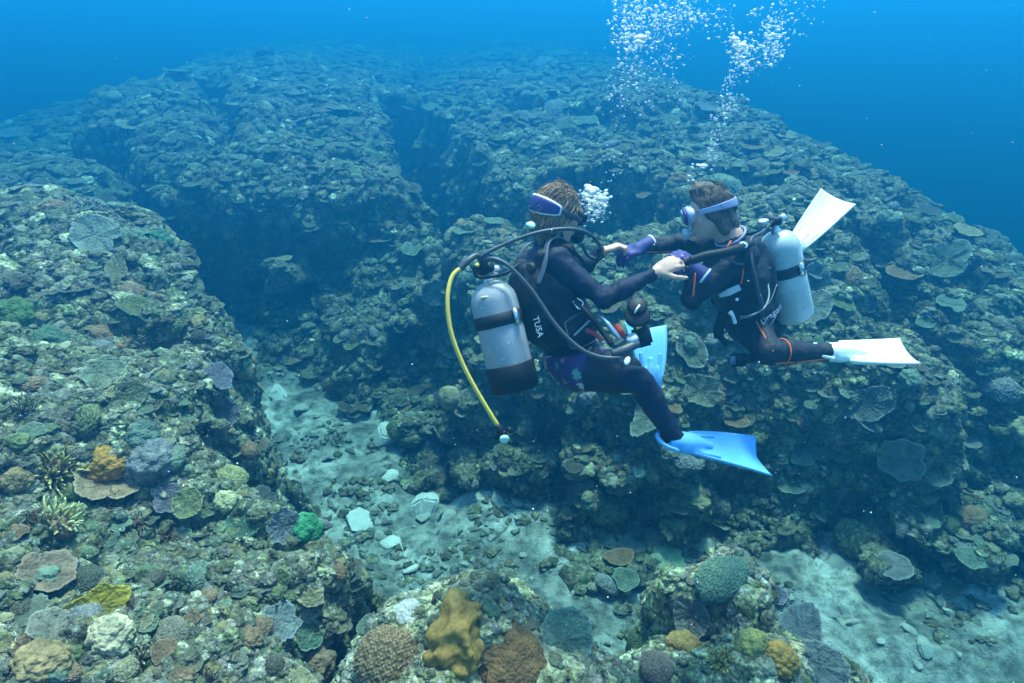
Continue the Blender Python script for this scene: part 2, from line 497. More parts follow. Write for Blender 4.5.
def cushion_mesh(seed, nubs=.16, sub=5, flat=.45, amp=.22):
    """corymbose cushion: a low dome closely set with short nubs with pale tips"""
    v, f = ico(sub); off = seed * 7.3
    base = 1 + .18 * gnoise(v + off, .9, seed)
    l = lumps(v * np.array([1, 1, .8]) + off, nubs, seed + 3)
    up = np.clip(v[:, 2] + .35, 0, 1)
    r = base + amp * (l - .4) * np.clip(up * 2, .2, 1)
    q = v * r[:, None]; q[:, 2] = np.where(q[:, 2] > 0, q[:, 2] * flat, q[:, 2] * .35)
    me = np_mesh('cushion_coral', q, f); set_edge(me, np.clip((l - .72) / .25, 0, 1) * np.clip(up * 2, 0, 1))
    me.polygons.foreach_set('use_smooth', np.ones(len(me.polygons), bool))
    return me

def finger_mesh(seed, count=26, spread=.9, length=.8, thick=.085, fork=True, seg=6):
    """branching colony: tapering fingers fanning from one base, some forked"""
    r = np.random.default_rng(seed); V, F, E = [], [], []
    def branch(p0, d, L, t0, level):
        s0 = None; p = Vector(p0); d = Vector(d).normalized(); K = 4
        a = d.orthogonal().normalized(); b = d.cross(a)
        for k in range(K + 1):
            t = k / K; rad = t0 * (1 - .45 * t) * (1 if k < K else .45)
            base = len(V)
            for s in range(seg):
                an = 2 * math.pi * s / seg
                V.append(tuple(p + (a * math.cos(an) + b * math.sin(an)) * rad * (1 + .12 * r.normal()))); E.append(max(0, (t - .6) / .4))
            if s0 is not None:
                F.extend((s0 + s, s0 + (s + 1) % seg, base + (s + 1) % seg, base + s) for s in range(seg))
            s0 = base
            if level == 0 and fork and k in (2, 3) and r.random() < .7:
                nd = d + Vector(r.normal(0, .55, 3)) + Vector((0, 0, .25))
                branch(p, nd, L * .5, rad * .8, 1)
            d = (d + Vector(r.normal(0, .10, 3)) + Vector((0, 0, .10))).normalized()
            p = p + d * L / K
        V.append(tuple(p - d * L / K + d * t0 * .3)); E.append(1)
        F.extend((s0 + s, s0 + (s + 1) % seg, len(V) - 1) for s in range(seg))
    for i in range(count):
        an = i * 2.39996; rr = spread * math.sqrt((i + .5) / count)
        d = Vector((math.cos(an) * rr, math.sin(an) * rr, .75 - .35 * rr * rr))
        branch((math.cos(an) * rr * .35, math.sin(an) * rr * .35, -.15), d, length * r.uniform(.75, 1.15), thick * r.uniform(.8, 1.2), 0)
    me = bpy.data.meshes.new('branching_coral'); me.from_pydata(V, [], F); set_edge(me, E)
    me.polygons.foreach_set('use_smooth', np.ones(len(me.polygons), bool)); me.update()
    return me

PLATES = [plate_mesh(s, bowl=b, lobes=l, notch=nt, fold=fo) for s, b, l, nt, fo in
          ((1, .05, .06, 0, 0), (2, .09, .09, .3, .02), (3, .03, .12, 0, .03), (4, .10, .08, .45, .02), (5, .06, .14, .25, .03), (6, .14, .08, 0, .02))]
BOULDERS = [blob_mesh('boulder_coral', s, 4, fl, lu, am, bi, fi) for s, fl, lu, am, bi, fi in
            ((1, .75, .5, .3, .2, .05), (2, .6, .35, .3, .3, .10), (3, .85, .8, .12, .12, .06), (4, .7, .30, .4, .35, .12), (5, .55, .45, .35, .3, .08))]
CUSHIONS = [cushion_mesh(s, nb, 5, fl) for s, nb, fl in ((1, .17, .45), (2, .13, .55), (3, .22, .40), (4, .15, .35))]
FINGERS = [finger_mesh(s, c, sp, le, th) for s, c, sp, le, th in ((1, 26, .9, .8, .085), (2, 34, 1.0, .7, .075), (3, 18, .8, .9, .10), (4, 40, 1.1, .55, .07))]
for L, m in ((PLATES, M_plate), (BOULDERS, M_knob), (CUSHIONS, M_cushion), (FINGERS, M_finger)):
    for me in L: me.materials.append(m)

def stone_mesh(seed, flat=.5, m=None, n=16, bevel=.09):
    r = np.random.default_rng(seed); bm = bmesh.new()
    for _ in range(n):
        v = Vector(r.normal(size=3)).normalized() * r.uniform(.85, 1.1); v.z *= flat; v.x *= 1.1; bm.verts.new(v)
    h = bmesh.ops.convex_hull(bm, input=bm.verts[:]); bmesh.ops.delete(bm, geom=[g for g in h['geom_interior'] if isinstance(g, bmesh.types.BMVert)], context='VERTS')
    bmesh.ops.bevel(bm, geom=bm.edges[:], offset=bevel, segments=2, affect='EDGES'); bmesh.ops.recalc_face_normals(bm, faces=bm.faces)
    me = bpy.data.meshes.new('stone'); bm.to_mesh(me); bm.free(); me.materials.append(m); return me

# low-poly kin for the small growth that nobody could count
def small(kind, seed):
    if kind == 'plate': me = plate_mesh(seed, bowl=.04, lobes=.14, n=18, notch=.25, thick=.08); me.materials.append(M_plate)
    elif kind == 'knob': me = blob_mesh('knob', seed, 3, .8, .45, .5, .4, .10); me.materials.append(M_knob)
    elif kind == 'rough': me = blob_mesh('crust', seed, 3, .6, .3, .55, .5, .2); me.materials.append(M_reef)
    elif kind == 'pale': me = blob_mesh('pale_crust', seed, 3, .6, .3, .55, .5, .2); me.materials.append(M_pale)
    elif kind == 'stone': me = stone_mesh(seed, .45, M_stone, 11, .07)
    elif kind == 'cushion': me = cushion_mesh(seed, .3, 3, .5, .3); me.materials.append(M_cushion)
    else: me = finger_mesh(seed, 12, .9, .7, .13, fork=False, seg=5); me.materials.append(M_finger)
    return me
growth_coll = bpy.data.collections.new('growth_shapes')
for k, (kind, seed) in enumerate([('plate', 21), ('plate', 22), ('plate', 23), ('knob', 24), ('knob', 25), ('knob', 26), ('rough', 27), ('rough', 28), ('rough', 29), ('cushion', 30), ('cushion', 31), ('finger', 32), ('finger', 33), ('stone', 34), ('stone', 35), ('stone', 36), ('pale', 37), ('pale', 38), ('pale', 39)]):
    growth_coll.objects.link(bpy.data.objects.new('growth_%02d' % k, small(kind, seed)))
KIND_SLOTS = dict(plate=(0, 3), knob=(3, 6), rough=(6, 9), cushion=(9, 11), finger=(11, 13), stone=(13, 16), pale=(16, 19))

# ------------------------------------------------------------------ where things can stand on the reef
CAM = np.array([0, 0, 5.0], np.float32)
def project(p):
    q = p - CAM; c, s = math.cos(R(30)), math.sin(R(30))
    depth = q[:, 1] * c - q[:, 2] * s; up = q[:, 1] * s + q[:, 2] * c
    f = 22.2 / 36 * 1024
    return 512 + f * q[:, 0] / np.maximum(depth, .01), 341.5 - f * up / np.maximum(depth, .01), depth
bpy.context.view_layer.update()
def seen(o, pts, eps=.06):
    out = []
    c = Vector(CAM.tolist())
    for p in pts:
        d = Vector(p.tolist()) - c; L = d.length
        ok, loc, nn, fi = o.ray_cast(c, d / L, distance=L - eps)
        out.append(not ok)
    return np.array(out)
rv, rn = mesh_arrays(reef_me)
rn_s = vnormals(V, F)
def face_table(V, F):
    a, b, c, d = V[F[:, 0]], V[F[:, 1]], V[F[:, 2]], V[F[:, 3]]
    n = np.cross(c - a, d - b) * .5; ar = np.linalg.norm(n, axis=1)
    return (a + b + c + d) / 4, n / (ar[:, None] + 1e-12), ar
fc, fn, fa = face_table(V, F)
fpx, fpy, fd = project(fc)
view = (CAM - fc) / np.linalg.norm(CAM - fc, axis=1, keepdims=True)
facing = (fn * view).sum(1)
inframe = (fpx > -90) & (fpx < 1114) & (fpy > -60) & (fpy < 760) & (fd > .3)
# smoother normals for placing: the block's, not the knob's
def orient(n, lean, spin):
    """rotation that stands +Z on the direction n pulled towards straight up by lean, turned about it by spin"""
    z = Vector((n[0] * (1 - lean), n[1] * (1 - lean), n[2] * (1 - lean) + lean)).normalized()
    q = z.to_track_quat('Z', 'Y') @ Quaternion((0, 0, 1), spin)
    return q

EXCL = []            # where a colony told apart stands, and its radius
def scatter(name, V, F, count, kinds, size_px, seed, where=None, min_m=.02, max_m=.5):
    """one object of small growth: instances on points spread evenly over what the picture shows"""
    r = np.random.default_rng(seed)
    c, n, a = face_table(V, F)
    px, py, dep = project(c)
    vw = CAM - c; dist = np.linalg.norm(vw, axis=1); vw /= dist[:, None]
    fac = np.clip((n * vw).sum(1), .12, 1)
    w = a * fac / dist ** 1.7
    w *= (px > -90) & (px < 1114) & (py > -60) & (py < 770) & (dep > .3)
    if where is not None: w = w * where(c, n)
    pick = r.choice(len(c), count, p=w / w.sum())
    pts, rot, scl, ids = [], [], [], []
    names = list(kinds)
    if EXCL:
        cl = np.array([e[0] for e in EXCL], np.float32); cr = np.array([e[1] for e in EXCL], np.float32)
        pick = [f for f in pick if not (((cl - c[f]) ** 2).sum(1) < cr ** 2).any()]
    for f in pick:
        k = names[int(np.searchsorted(np.cumsum([kinds[x] for x in names]), r.random() * sum(kinds.values())))]
        s = float(np.clip(r.uniform(*size_px) ** 1.0 * dist[f] / 632, min_m, max_m)) * .5
        if k == 'plate': s *= 1.5
        q = orient(n[f], .75 if k == 'plate' else .3, r.uniform(0, 6.28))
        if k == 'plate': q = Euler((r.normal(0, .12), r.normal(0, .12), 0)).to_quaternion() @ q
        pts.append(c[f] + n[f] * s * .12); rot.append(q.to_euler()[:]); z = r.uniform(.8, 1.25)
        if k == 'plate': z *= .7
        elif k in ('rough', 'pale', 'knob'): z *= .6
        scl.append((s * r.uniform(.85, 1.2), s * r.uniform(.85, 1.2), s * z)); ids.append(int(r.integers(*KIND_SLOTS[k])))
    me = bpy.data.meshes.new(name); me.from_pydata([tuple(p) for p in pts], [], [])
    for an, data in (('rot', rot), ('scl', scl)):
        at = me.attributes.new(an, 'FLOAT_VECTOR', 'POINT'); at.data.foreach_set('vector', np.asarray(data, np.float32).ravel())
    at = me.attributes.new('shape', 'INT', 'POINT'); at.data.foreach_set('value', np.asarray(ids, np.int32))
    o = mesh_obj(name, me, smooth=False)
    g = bpy.data.node_groups.new(name, 'GeometryNodeTree')
    g.interface.new_socket('Geometry', in_out='INPUT', socket_type='NodeSocketGeometry')
    g.interface.new_socket('Geometry', in_out='OUTPUT', socket_type='NodeSocketGeometry')
    gi, go = g.nodes.new('NodeGroupInput'), g.nodes.new('NodeGroupOutput')
    ip = g.nodes.new('GeometryNodeInstanceOnPoints'); ci = g.nodes.new('GeometryNodeCollectionInfo')
    ci.inputs['Collection'].default_value = growth_coll; ci.inputs['Separate Children'].default_value = True; ci.inputs['Reset Children'].default_value = True
    ip.inputs['Pick Instance'].default_value = True
    g.links.new(gi.outputs[0], ip.inputs['Points']); g.links.new(ci.outputs[0], ip.inputs['Instance'])
    for an, ty, sock in (('rot', 'FLOAT_VECTOR', 'Rotation'), ('scl', 'FLOAT_VECTOR', 'Scale'), ('shape', 'INT', 'Instance Index')):
        na = g.nodes.new('GeometryNodeInputNamedAttribute'); na.data_type = ty; na.inputs['Name'].default_value = an
        g.links.new(na.outputs['Attribute'], ip.inputs[sock])
    g.links.new(ip.outputs[0], go.inputs[0])
    md = o.modifiers.new('growth', 'NODES'); md.node_group = g
    return tag(o, kind='stuff')
# ------------------------------------------------------------------ solid figures: smooth union of limbs, meshed with surface nets
def at(px, py, depth):
    """the point at that depth ahead of the camera on the line of sight through the photograph's (px, py)"""
    f = 22.2 / 36 * 1024; x = (px - 512) / f * depth; u = (341.5 - py) / f * depth
    s, c = .5, math.cos(R(30))
    return Vector((x, depth * c + u * s, 5 - depth * s + u * c))
VX_, VY_, VZ_ = Vector((1, 0, 0)), Vector((0, math.cos(R(30)), -.5)), Vector((0, .5, math.cos(R(30))))
def vdir(a, b, c): return (VX_ * a + VY_ * b + VZ_ * c).normalized()     # across, away, up as seen from the camera

class Solid:
    def __init__(s, lo, hi, res):
        s.lo = np.array(lo, np.float32); s.res = res
        s.n = np.ceil((np.array(hi) - s.lo) / res).astype(int) + 1
        s.D = np.full(s.n, 10.0, np.float32); s.M = np.zeros(s.n, np.int8)
    def _block(s, lo, hi):
        a = np.clip(np.floor((np.array(lo) - s.lo) / s.res).astype(int), 0, s.n); b = np.clip(np.ceil((np.array(hi) - s.lo) / s.res).astype(int) + 1, 0, s.n)
        if (b <= a).any(): return None
        ax = [s.lo[k] + np.arange(a[k], b[k]) * s.res for k in range(3)]
        return tuple(slice(a[k], b[k]) for k in range(3)), np.meshgrid(*ax, indexing='ij')
    def _merge(s, sl, d, k, m):
        D = s.D[sl]; h = np.clip(.5 + .5 * (D - d) / k, 0, 1)
        s.M[sl] = np.where(d < D, m, s.M[sl]); s.D[sl] = D * (1 - h) + d * h - k * h * (1 - h)
    def cone(s, a, b, r1, r2, k=.02, m=0):
        a, b = np.array(a, np.float32), np.array(b, np.float32); g = max(r1, r2) + 2 * k + 3 * s.res
        q = s._block(np.minimum(a, b) - g, np.maximum(a, b) + g)
        if q is None: return
        sl, (x, y, z) = q
        e = b - a; t = np.clip(((x - a[0]) * e[0] + (y - a[1]) * e[1] + (z - a[2]) * e[2]) / max(e @ e, 1e-9), 0, 1)
        d = np.sqrt((x - a[0] - t * e[0]) ** 2 + (y - a[1] - t * e[1]) ** 2 + (z - a[2] - t * e[2]) ** 2) - (r1 + (r2 - r1) * t)
        s._merge(sl, d, k, m)
    def ell(s, c, axes, radii, k=.03, m=0):
        c = np.array(c, np.float32); A = np.array([list(v) for v in axes], np.float32); g = max(radii) + 2 * k + 3 * s.res
        q = s._block(c - g, c + g)
        if q is None: return
        sl, (x, y, z) = q; rel = np.stack([x - c[0], y - c[1], z - c[2]], -1)
        u = rel @ A.T; k0 = np.linalg.norm(u / radii, axis=-1); k1 = np.linalg.norm(u / (np.array(radii) ** 2), axis=-1)
        s._merge(sl, k0 * (k0 - 1) / np.maximum(k1, 1e-6), k, m)
    def _pts(s):
        ax = [s.lo[k] + np.arange(s.n[k]) * s.res for k in range(3)]
        return np.meshgrid(*ax, indexing='ij')
    def clip(s, p, n):
        """keep what lies on the side of the plane that n points away from"""
        n = Vector(n).normalized(); x, y, z = s._pts()
        s.D = np.maximum(s.D, (x - p[0]) * n[0] + (y - p[1]) * n[1] + (z - p[2]) * n[2]).astype(np.float32)
    def cut(s, other_D, grow):
        s.D = np.maximum(s.D, -(other_D - grow))
    def wrinkle(s, amp, scale, seed, mats=(0,)):
        x, y, z = s._pts(); near = np.abs(s.D) < .03
        p = np.stack([x[near], y[near], z[near]], -1).astype(np.float32)
        s.D[near] += amp * fbm(p, scale, seed, 2) * np.isin(s.M[near], mats)
    def crease(s, c, axis, amp=.006, lam=.030, reach=.09, seed=0):
        """folds of cloth across a joint"""
        q = s._block(np.array(c) - reach * 1.6, np.array(c) + reach * 1.6)
        if q is None: return
        sl, (x, y, z) = q; D = s.D[sl]; near = np.abs(D) < .03; a = Vector(axis).normalized()
        p = np.stack([x[near], y[near], z[near]], -1).astype(np.float32) - np.array(c, np.float32)
        ph = p @ np.array(a, np.float32) / lam + 1.1 * gnoise(p + seed, .07, seed + 3)
        D[near] += amp * np.abs(np.sin(np.pi * ph)) ** .7 * np.exp(-(p ** 2).sum(1) / reach ** 2) * np.clip(.5 + gnoise(p + seed, .05, seed + 8), 0, 1.3)
        s.D[sl] = D
    def mesh(s, name):
        D = s.D; ins = D < 0; nx, ny, nz = D.shape
        c = np.zeros((nx - 1, ny - 1, nz - 1), np.int8)
        for i in (0, 1):
            for j in (0, 1):
                for k in (0, 1): c += ins[i:nx - 1 + i, j:ny - 1 + j, k:nz - 1 + k]
        act = (c > 0) & (c < 8); ids = np.full(act.shape, -1, np.int64); I = np.argwhere(act); ids[act] = np.arange(len(I))
        acc = np.zeros((len(I), 3)); cnt = np.zeros(len(I))
        cor = [(i, j, k) for i in (0, 1) for j in (0, 1) for k in (0, 1)]
        for a in cor:
            for ax in range(3):
                if a[ax]: continue
                b = list(a); b[ax] = 1
                da = D[I[:, 0] + a[0], I[:, 1] + a[1], I[:, 2] + a[2]]; db = D[I[:, 0] + b[0], I[:, 1] + b[1], I[:, 2] + b[2]]
                cr = (da < 0) != (db < 0); t = np.where(cr, da / np.where(cr, da - db, 1), 0)
                p = np.tile(np.array(a, float), (len(I), 1)); p[:, ax] = t
                acc += p * cr[:, None]; cnt += cr
        V = s.lo + (I + acc / np.maximum(cnt, 1)[:, None]) * s.res
        Q = []
        for ax in range(3):
            o1, o2 = [(1, 2), (2, 0), (0, 1)][ax]
            sl0 = [slice(1, -1)] * 3; sl1 = [slice(1, -1)] * 3; sl0[ax] = slice(0, -1); sl1[ax] = slice(1, None)
            a, b = ins[tuple(sl0)], ins[tuple(sl1)]
            E = np.argwhere(a != b); base = E.copy()
            for q in range(3):
                if q != ax: base[:, q] += 1
            inside_a = a[a != b]
            def cell(d1, d2):
                t = base.copy(); t[:, o1] -= d1; t[:, o2] -= d2; return ids[t[:, 0], t[:, 1], t[:, 2]]
            q = np.stack([cell(1, 1), cell(0, 1), cell(0, 0), cell(1, 0)], 1)
            q[~inside_a] = q[~inside_a][:, ::-1]; Q.append(q)
        Q = np.concatenate(Q); Q = Q[(Q >= 0).all(1)]
        me = np_mesh(name, V, Q)
        mid = s.M[I[:, 0], I[:, 1], I[:, 2]]
        me.polygons.foreach_set('material_index', mid[Q[:, 0]].astype(np.int32))
        return me

ORIGIN = Vector((0, 0, 0))
def put(name, me, mats, parent, smooth=True):
    me.transform(Matrix.Translation(-ORIGIN))
    return mesh_obj(name, me, mats, parent, smooth)
def thing(name, loc, label, cat, group=None):
    o = bpy.data.objects.new(name, None); C.objects.link(o); o.location = loc; o.empty_display_size = .1
    return tag(o, label, cat, group)

def spline(pts, per=8):
    P = [Vector(p) for p in pts]; P = [P[0] * 2 - P[1]] + P + [P[-1] * 2 - P[-2]]; out = []
    for i in range(1, len(P) - 2):
        a, b, c, d = P[i - 1:i + 3]
        for k in range(per):
            t = k / per
            out.append(.5 * ((2 * b) + (c - a) * t + (2 * a - 5 * b + 4 * c - d) * t * t + (3 * b - a - 3 * c + d) * t ** 3))
    out.append(P[-2].copy()); return out
def tube_mesh(name, pts, rad, seg=10, per=8, flat=None, rings=0.0, wide=None):
    """swept hose; rad a number or a list along the path; rings > 0 makes it corrugated"""
    P = spline(pts, per); n = len(P); V, F = [], []
    rr = [rad] * n if not hasattr(rad, '__len__') else list(np.interp(np.linspace(0, 1, n), np.linspace(0, 1, len(rad)), rad))
    up = None
    for i, p in enumerate(P):
        t = (P[min(i + 1, n - 1)] - P[max(i - 1, 0)]).normalized()
        up = (wide - t * wide.dot(t)).normalized() if wide is not None else (up - t * up.dot(t)).normalized() if up is not None else (flat.cross(t).normalized() if flat is not None else t.orthogonal().normalized())
        w = t.cross(up); r = rr[i] * (1 + (rings if i % 2 else -rings))
        for k in range(seg):
            a = 2 * math.pi * k / seg
            V.append(p + up * math.cos(a) * r * (1 if flat is None else 1) + w * math.sin(a) * r * (1 if flat is None and wide is None else .25))
    for i in range(n - 1):
        for k in range(seg):
            a, b = i * seg + k, i * seg + (k + 1) % seg; F.append((a, b, b + seg, a + seg))
    F.append(tuple(range(seg))[::-1]); F.append(tuple(range((n - 1) * seg, n * seg)))
    me = bpy.data.meshes.new(name); me.from_pydata([tuple(v) for v in V], [], F); return me
def frame_of(axis, hint):
    z = Vector(axis).normalized(); x = Vector(hint) - z * z.dot(Vector(hint)); x.normalize(); return x, z.cross(x), z
def lathe_mesh(name, base, axis, hint, prof, seg=32, sx=1.0):
    """profile (radius, height) turned about an axis"""
    x, y, z = frame_of(axis, hint); V, F = [], []; base = Vector(base)
    for r, h in prof:
        for k in range(seg):
            a = 2 * math.pi * k / seg; V.append(base + x * math.cos(a) * r + y * math.sin(a) * r * sx + z * h)
    for i in range(len(prof) - 1):
        for k in range(seg):
            a, b = i * seg + k, i * seg + (k + 1) % seg; F.append((a, b, b + seg, a + seg))
    F.append(tuple(range(seg))[::-1]); F.append(tuple(range((len(prof) - 1) * seg, len(prof) * seg)))
    me = bpy.data.meshes.new(name); me.from_pydata([tuple(v) for v in V], [], F); return me
def box_mesh(name, c, axes, half, bevel=.004):
    bm = bmesh.new(); bmesh.ops.create_cube(bm, size=2)
    for v in bm.verts:
        v.co = Vector(c) + sum((Vector(axes[k]).normalized() * v.co[k] * half[k] for k in range(3)), Vector())
    bmesh.ops.recalc_face_normals(bm, faces=bm.faces)
    bmesh.ops.bevel(bm, geom=bm.edges[:], offset=bevel, segments=2, affect='EDGES')
    me = bpy.data.meshes.new(name); bm.to_mesh(me); bm.free(); return me
def join_meshes(name, mes):
    bm = bmesh.new()
    for m in mes: bm.from_mesh(m)
    me = bpy.data.meshes.new(name); bm.to_mesh(me); bm.free(); return me

# ------------------------------------------------------------------ gear materials
def cloth_mat(name, col, rough=.75, var=.35, scale=90, bump=.25):
    m = mat(name, col, rough, .3); t = NT(m); p = t.coord('Object')
    n = t.noise(p, 9, 4); f = t.noise(p, scale, 3)
    t.color(t.mix(1.0, col, t.ramp(n.outputs['Fac'], [(.3, (1 - var,) * 3), (.7, (1 + var,) * 3)]), 'MULTIPLY'))
    t.bump(f.outputs['Fac'], bump, .004); return m
M_suit = cloth_mat('navy_neoprene', (.010, .013, .034), .7)
M_suit2 = cloth_mat('black_neoprene', (.014, .015, .022), .7)
M_vest = cloth_mat('black_nylon', (.014, .014, .018), .6, scale=260, bump=.4)
M_trim = mat('grey_webbing', (.10, .10, .12), .6)
M_skin = mat('skin', (.60, .38, .26), .55, .35); _t = NT(M_skin)
_t.color(_t.mix(_t.noise(_t.coord('Object'), 40, 4).outputs['Fac'], (.56, .30, .20), (.72, .43, .31))); _t.b.inputs['Subsurface Weight'].default_value = .08
M_rubber = mat('black_rubber', (.012, .012, .014), .55, .25)
M_hose = mat('grey_hose', (.055, .055, .065), .5)
M_yellow = mat('yellow_hose', (.80, .52, .07), .5)
M_white = mat('white_plastic', (.85, .85, .85), .4)
M_metal = mat('brushed_metal', (.62, .64, .66), .3, .5, .9)
M_purple = mat('purple_neoprene', (.06,.04,.30), .65); _t = NT(M_purple); _t.color(_t.mix(_t.noise(_t.coord('Object'), 12, 3).outputs['Fac'], (.03, .022, .14), (.06, .048, .23)))
M_lilac = mat('lilac_band', (.34, .34, .52), .6)
M_orange = mat('orange_seam', (.85, .13, .03), .6)
M_red = mat('red_webbing', (.55, .03, .03), .6)
M_glass = mat('mask_glass', (.30, .38, .50), .05, .6)
M_green = mat('pale_green_plastic', (.50, .80, .66), .45)
def hair_mat(name, a, b, axis_scale):
    m = mat(name, a, .55, .35); t = NT(m)
    mp = t.n('ShaderNodeMapping'); mp.inputs['Scale'].default_value = axis_scale; t.l(t.coord('Object'), mp.inputs['Vector'])
    n = t.noise(mp.outputs[0], 1.0, 4, .6); t.color(t.ramp(n.outputs['Fac'], [(.36, a), (.64, b)])); t.bump(n.outputs['Fac'], .8, .01); return m
M_hair_fair = hair_mat('fair_hair', (.12, .065, .028), (.38, .235, .11), (130, 30, 45))
M_hair_brown = hair_mat('brown_hair', (.045, .026, .014), (.20, .12, .065), (120, 30, 35))
def tank_mat(name, paint, bare):
    m = mat(name, paint, .52, .4, .1); t = NT(m); p = t.coord('Object')
    n = t.noise(p, 7, 6, .7); s = t.noise(p, 38, 5, .75)
    c = t.mix(t.ramp(n.outputs['Fac'], [(.48, (0, 0, 0)), (.58, (1, 1, 1))]), paint, tuple(x * 1.22 for x in paint))
    c = t.mix(t.ramp(s.outputs['Fac'], [(.60, (0, 0, 0)), (.66, (1, 1, 1))]), c, bare)
    c = t.mix(t.ramp(t.noise(p, 22, 4, .7).outputs['Fac'], [(.30, (.8, .8, .8)), (.38, (0, 0, 0))]), c, tuple(x * .55 for x in paint))
    t.color(c); t.bump(s.outputs['Fac'], .15, .003); return m
M_tank_l = tank_mat('grey_painted_steel', (.31, .31, .325), (.62, .62, .62))
M_tank_r = tank_mat('pale_aluminium', (.46, .50, .50), (.75, .77, .77))
def fin_mat(name, a, b):
    m = mat(name, a, .4, .4); t = NT(m); t.color(t.mix(t.noise(t.coord('Object'), 6, 3).outputs['Fac'], a, b)); return m
M_fin_blue = fin_mat('blue_fin_rubber', (.12, .40, .82), (.20, .50, .88))
M_fin_white = fin_mat('white_fin_rubber', (.92, .92, .92), (.97, .97, .97))
def floral():
    m = mat('floral_cloth', (.06, .02, .14), .75); t = NT(m); p = t.coord('Object')
    base = t.mix(t.noise(p, 10, 3).outputs['Fac'], (.018, .008, .06), (.06, .018, .14))
    wob = t.n('ShaderNodeVectorMath', operation='ADD'); t.l(p, wob.inputs[0]); nn = t.noise(p, 30, 3); t.l(nn.outputs['Color'], wob.inputs[1])
    v = t.voro(p, 14); r = t.noise(p, 75, 3, .7)
    k = t.math('ADD', v.outputs['Distance'], t.math('MULTIPLY', t.math('SUBTRACT', r.outputs['Fac'], .5), 1.1))
    petal = t.ramp(k, [(.30, (1, 1, 1)), (.36, (0, 0, 0))])
    fc_ = t.ramp(v.outputs['Color'], [(0, (.62, .26, .24)), (.4, (.14, .32, .24)), (.62, (.55, .45, .38)), (.8, (.05, .02, .12))], 'CONSTANT')
    t.color(t.mix(petal, base, fc_)); return m
M_floral = floral()

# ------------------------------------------------------------------ body pieces
def hand(S, wrist, dirn, back, thumb_side, m, curl=(.35, .5, .4), spread=.10, size=1.0, swell=1.0, k=.007):
    """palm, four unequal fingers with knuckle bends and a thumb from the palm's side; back = the way the back of the hand faces"""
    d = Vector(dirn).normalized(); b = Vector(back); b = (b - d * b.dot(d)).normalized(); w = d.cross(b) * thumb_side; W = Vector(wrist)
    L = .098 * size
    S.ell(W + d * L * .52, (d, w, b), (L * .60, .041 * size * swell, .017 * size * swell), .012, m)
    lens = (.082, .090, .083, .066)
    for i in range(4):
        off = (1.5 - i) * .0195 * size; K = W + d * L * (.96 - .05 * abs(i - 1.2)) + w * off
        S.cone(W + d * .015 + w * off * .6, K, .013 * size * swell, .0115 * size * swell, .010, m)
        fd = (d + w * (1.5 - i) * spread).normalized(); ax = fd.cross(b).normalized(); p = K; ang = 0
        for j, fr in enumerate((.46, .31, .23)):
            ang -= curl[j] * (1 + .08 * i); v = Quaternion(ax, ang) @ fd
            q = p + v * lens[i] * size * fr
            S.cone(p, q, (.0105 - .0012 * j) * size * swell, (.0098 - .0014 * j) * size * swell, k, m); p = q
    p = W + d * L * .30 + w * .030 * size; v = (d * .72 + w * .75 - b * .25).normalized()
    for j, l in enumerate((.042, .034, .027)):
        q = p + v * l * size; S.cone(p, q, (.0135 - .0015 * j) * size * swell, (.012 - .0018 * j) * size * swell, k, m)
        p = q; v = (v * .8 + d * .45 - b * .22).normalized()

def head(S, c, f, u, m, neck_to, mneck, size=1.0):
    """skull, jaw, brow, nose, lips and ears on a neck; f = the way the face looks, u = up"""
    f = Vector(f).normalized(); u = Vector(u); u = (u - f * u.dot(f)).normalized(); r = f.cross(u); c = Vector(c); k = size
    S.ell(c + u * .025 * k, (r, f, u), (.074 * k, .094 * k, .092 * k), .02, m)
    S.ell(c + f * .030 * k - u * .035 * k, (r, f, u), (.060 * k, .068 * k, .082 * k), .03, m)
    S.cone(c + f * .062 * k - u * .088 * k, c + f * .070 * k - u * .094 * k, .024 * k, .020 * k, .02, m)          # chin
    for s in (-1, 1):
        S.cone(c + r * s * .052 * k - u * .045 * k + f * .0 * k, c + f * .058 * k - u * .088 * k + r * s * .012, .020 * k, .016 * k, .02, m)   # jaw
        S.cone(c + r * s * .045 * k + f * .062 * k - u * .022 * k, c + r * s * .03 * k + f * .078 * k - u * .024 * k, .018 * k, .016 * k, .015, m)   # cheek
        S.ell(c + r * s * .074 * k - f * .008 * k - u * .018 * k, ((r * s * .5 + f * -.2).normalized(), f, u), (.009 * k, .018 * k, .031 * k), .008, m)    # ear
        S.ell(c + r * s * .031 * k + f * .080 * k + u * .008 * k, (r, f, u), (.013 * k, .010 * k, .010 * k), .006, m)                        # eye
    S.cone(c + f * .086 * k + u * .030 * k, c + f * .084 * k + u * .022 * k, .018 * k, .016 * k, .02, m)
    S.cone(c + f * .092 * k + u * .008 * k, c + f * .112 * k - u * .030 * k, .009 * k, .0135 * k, .008, m)       # nose
    S.cone(c + f * .094 * k - u * .060 * k + r * .016, c + f * .094 * k - u * .060 * k - r * .016, .010 * k, .010 * k, .008, m)     # lips
    S.cone(c - u * .055 * k - f * .012 * k, neck_to, .056 * k, .060 * k, .02, mneck)

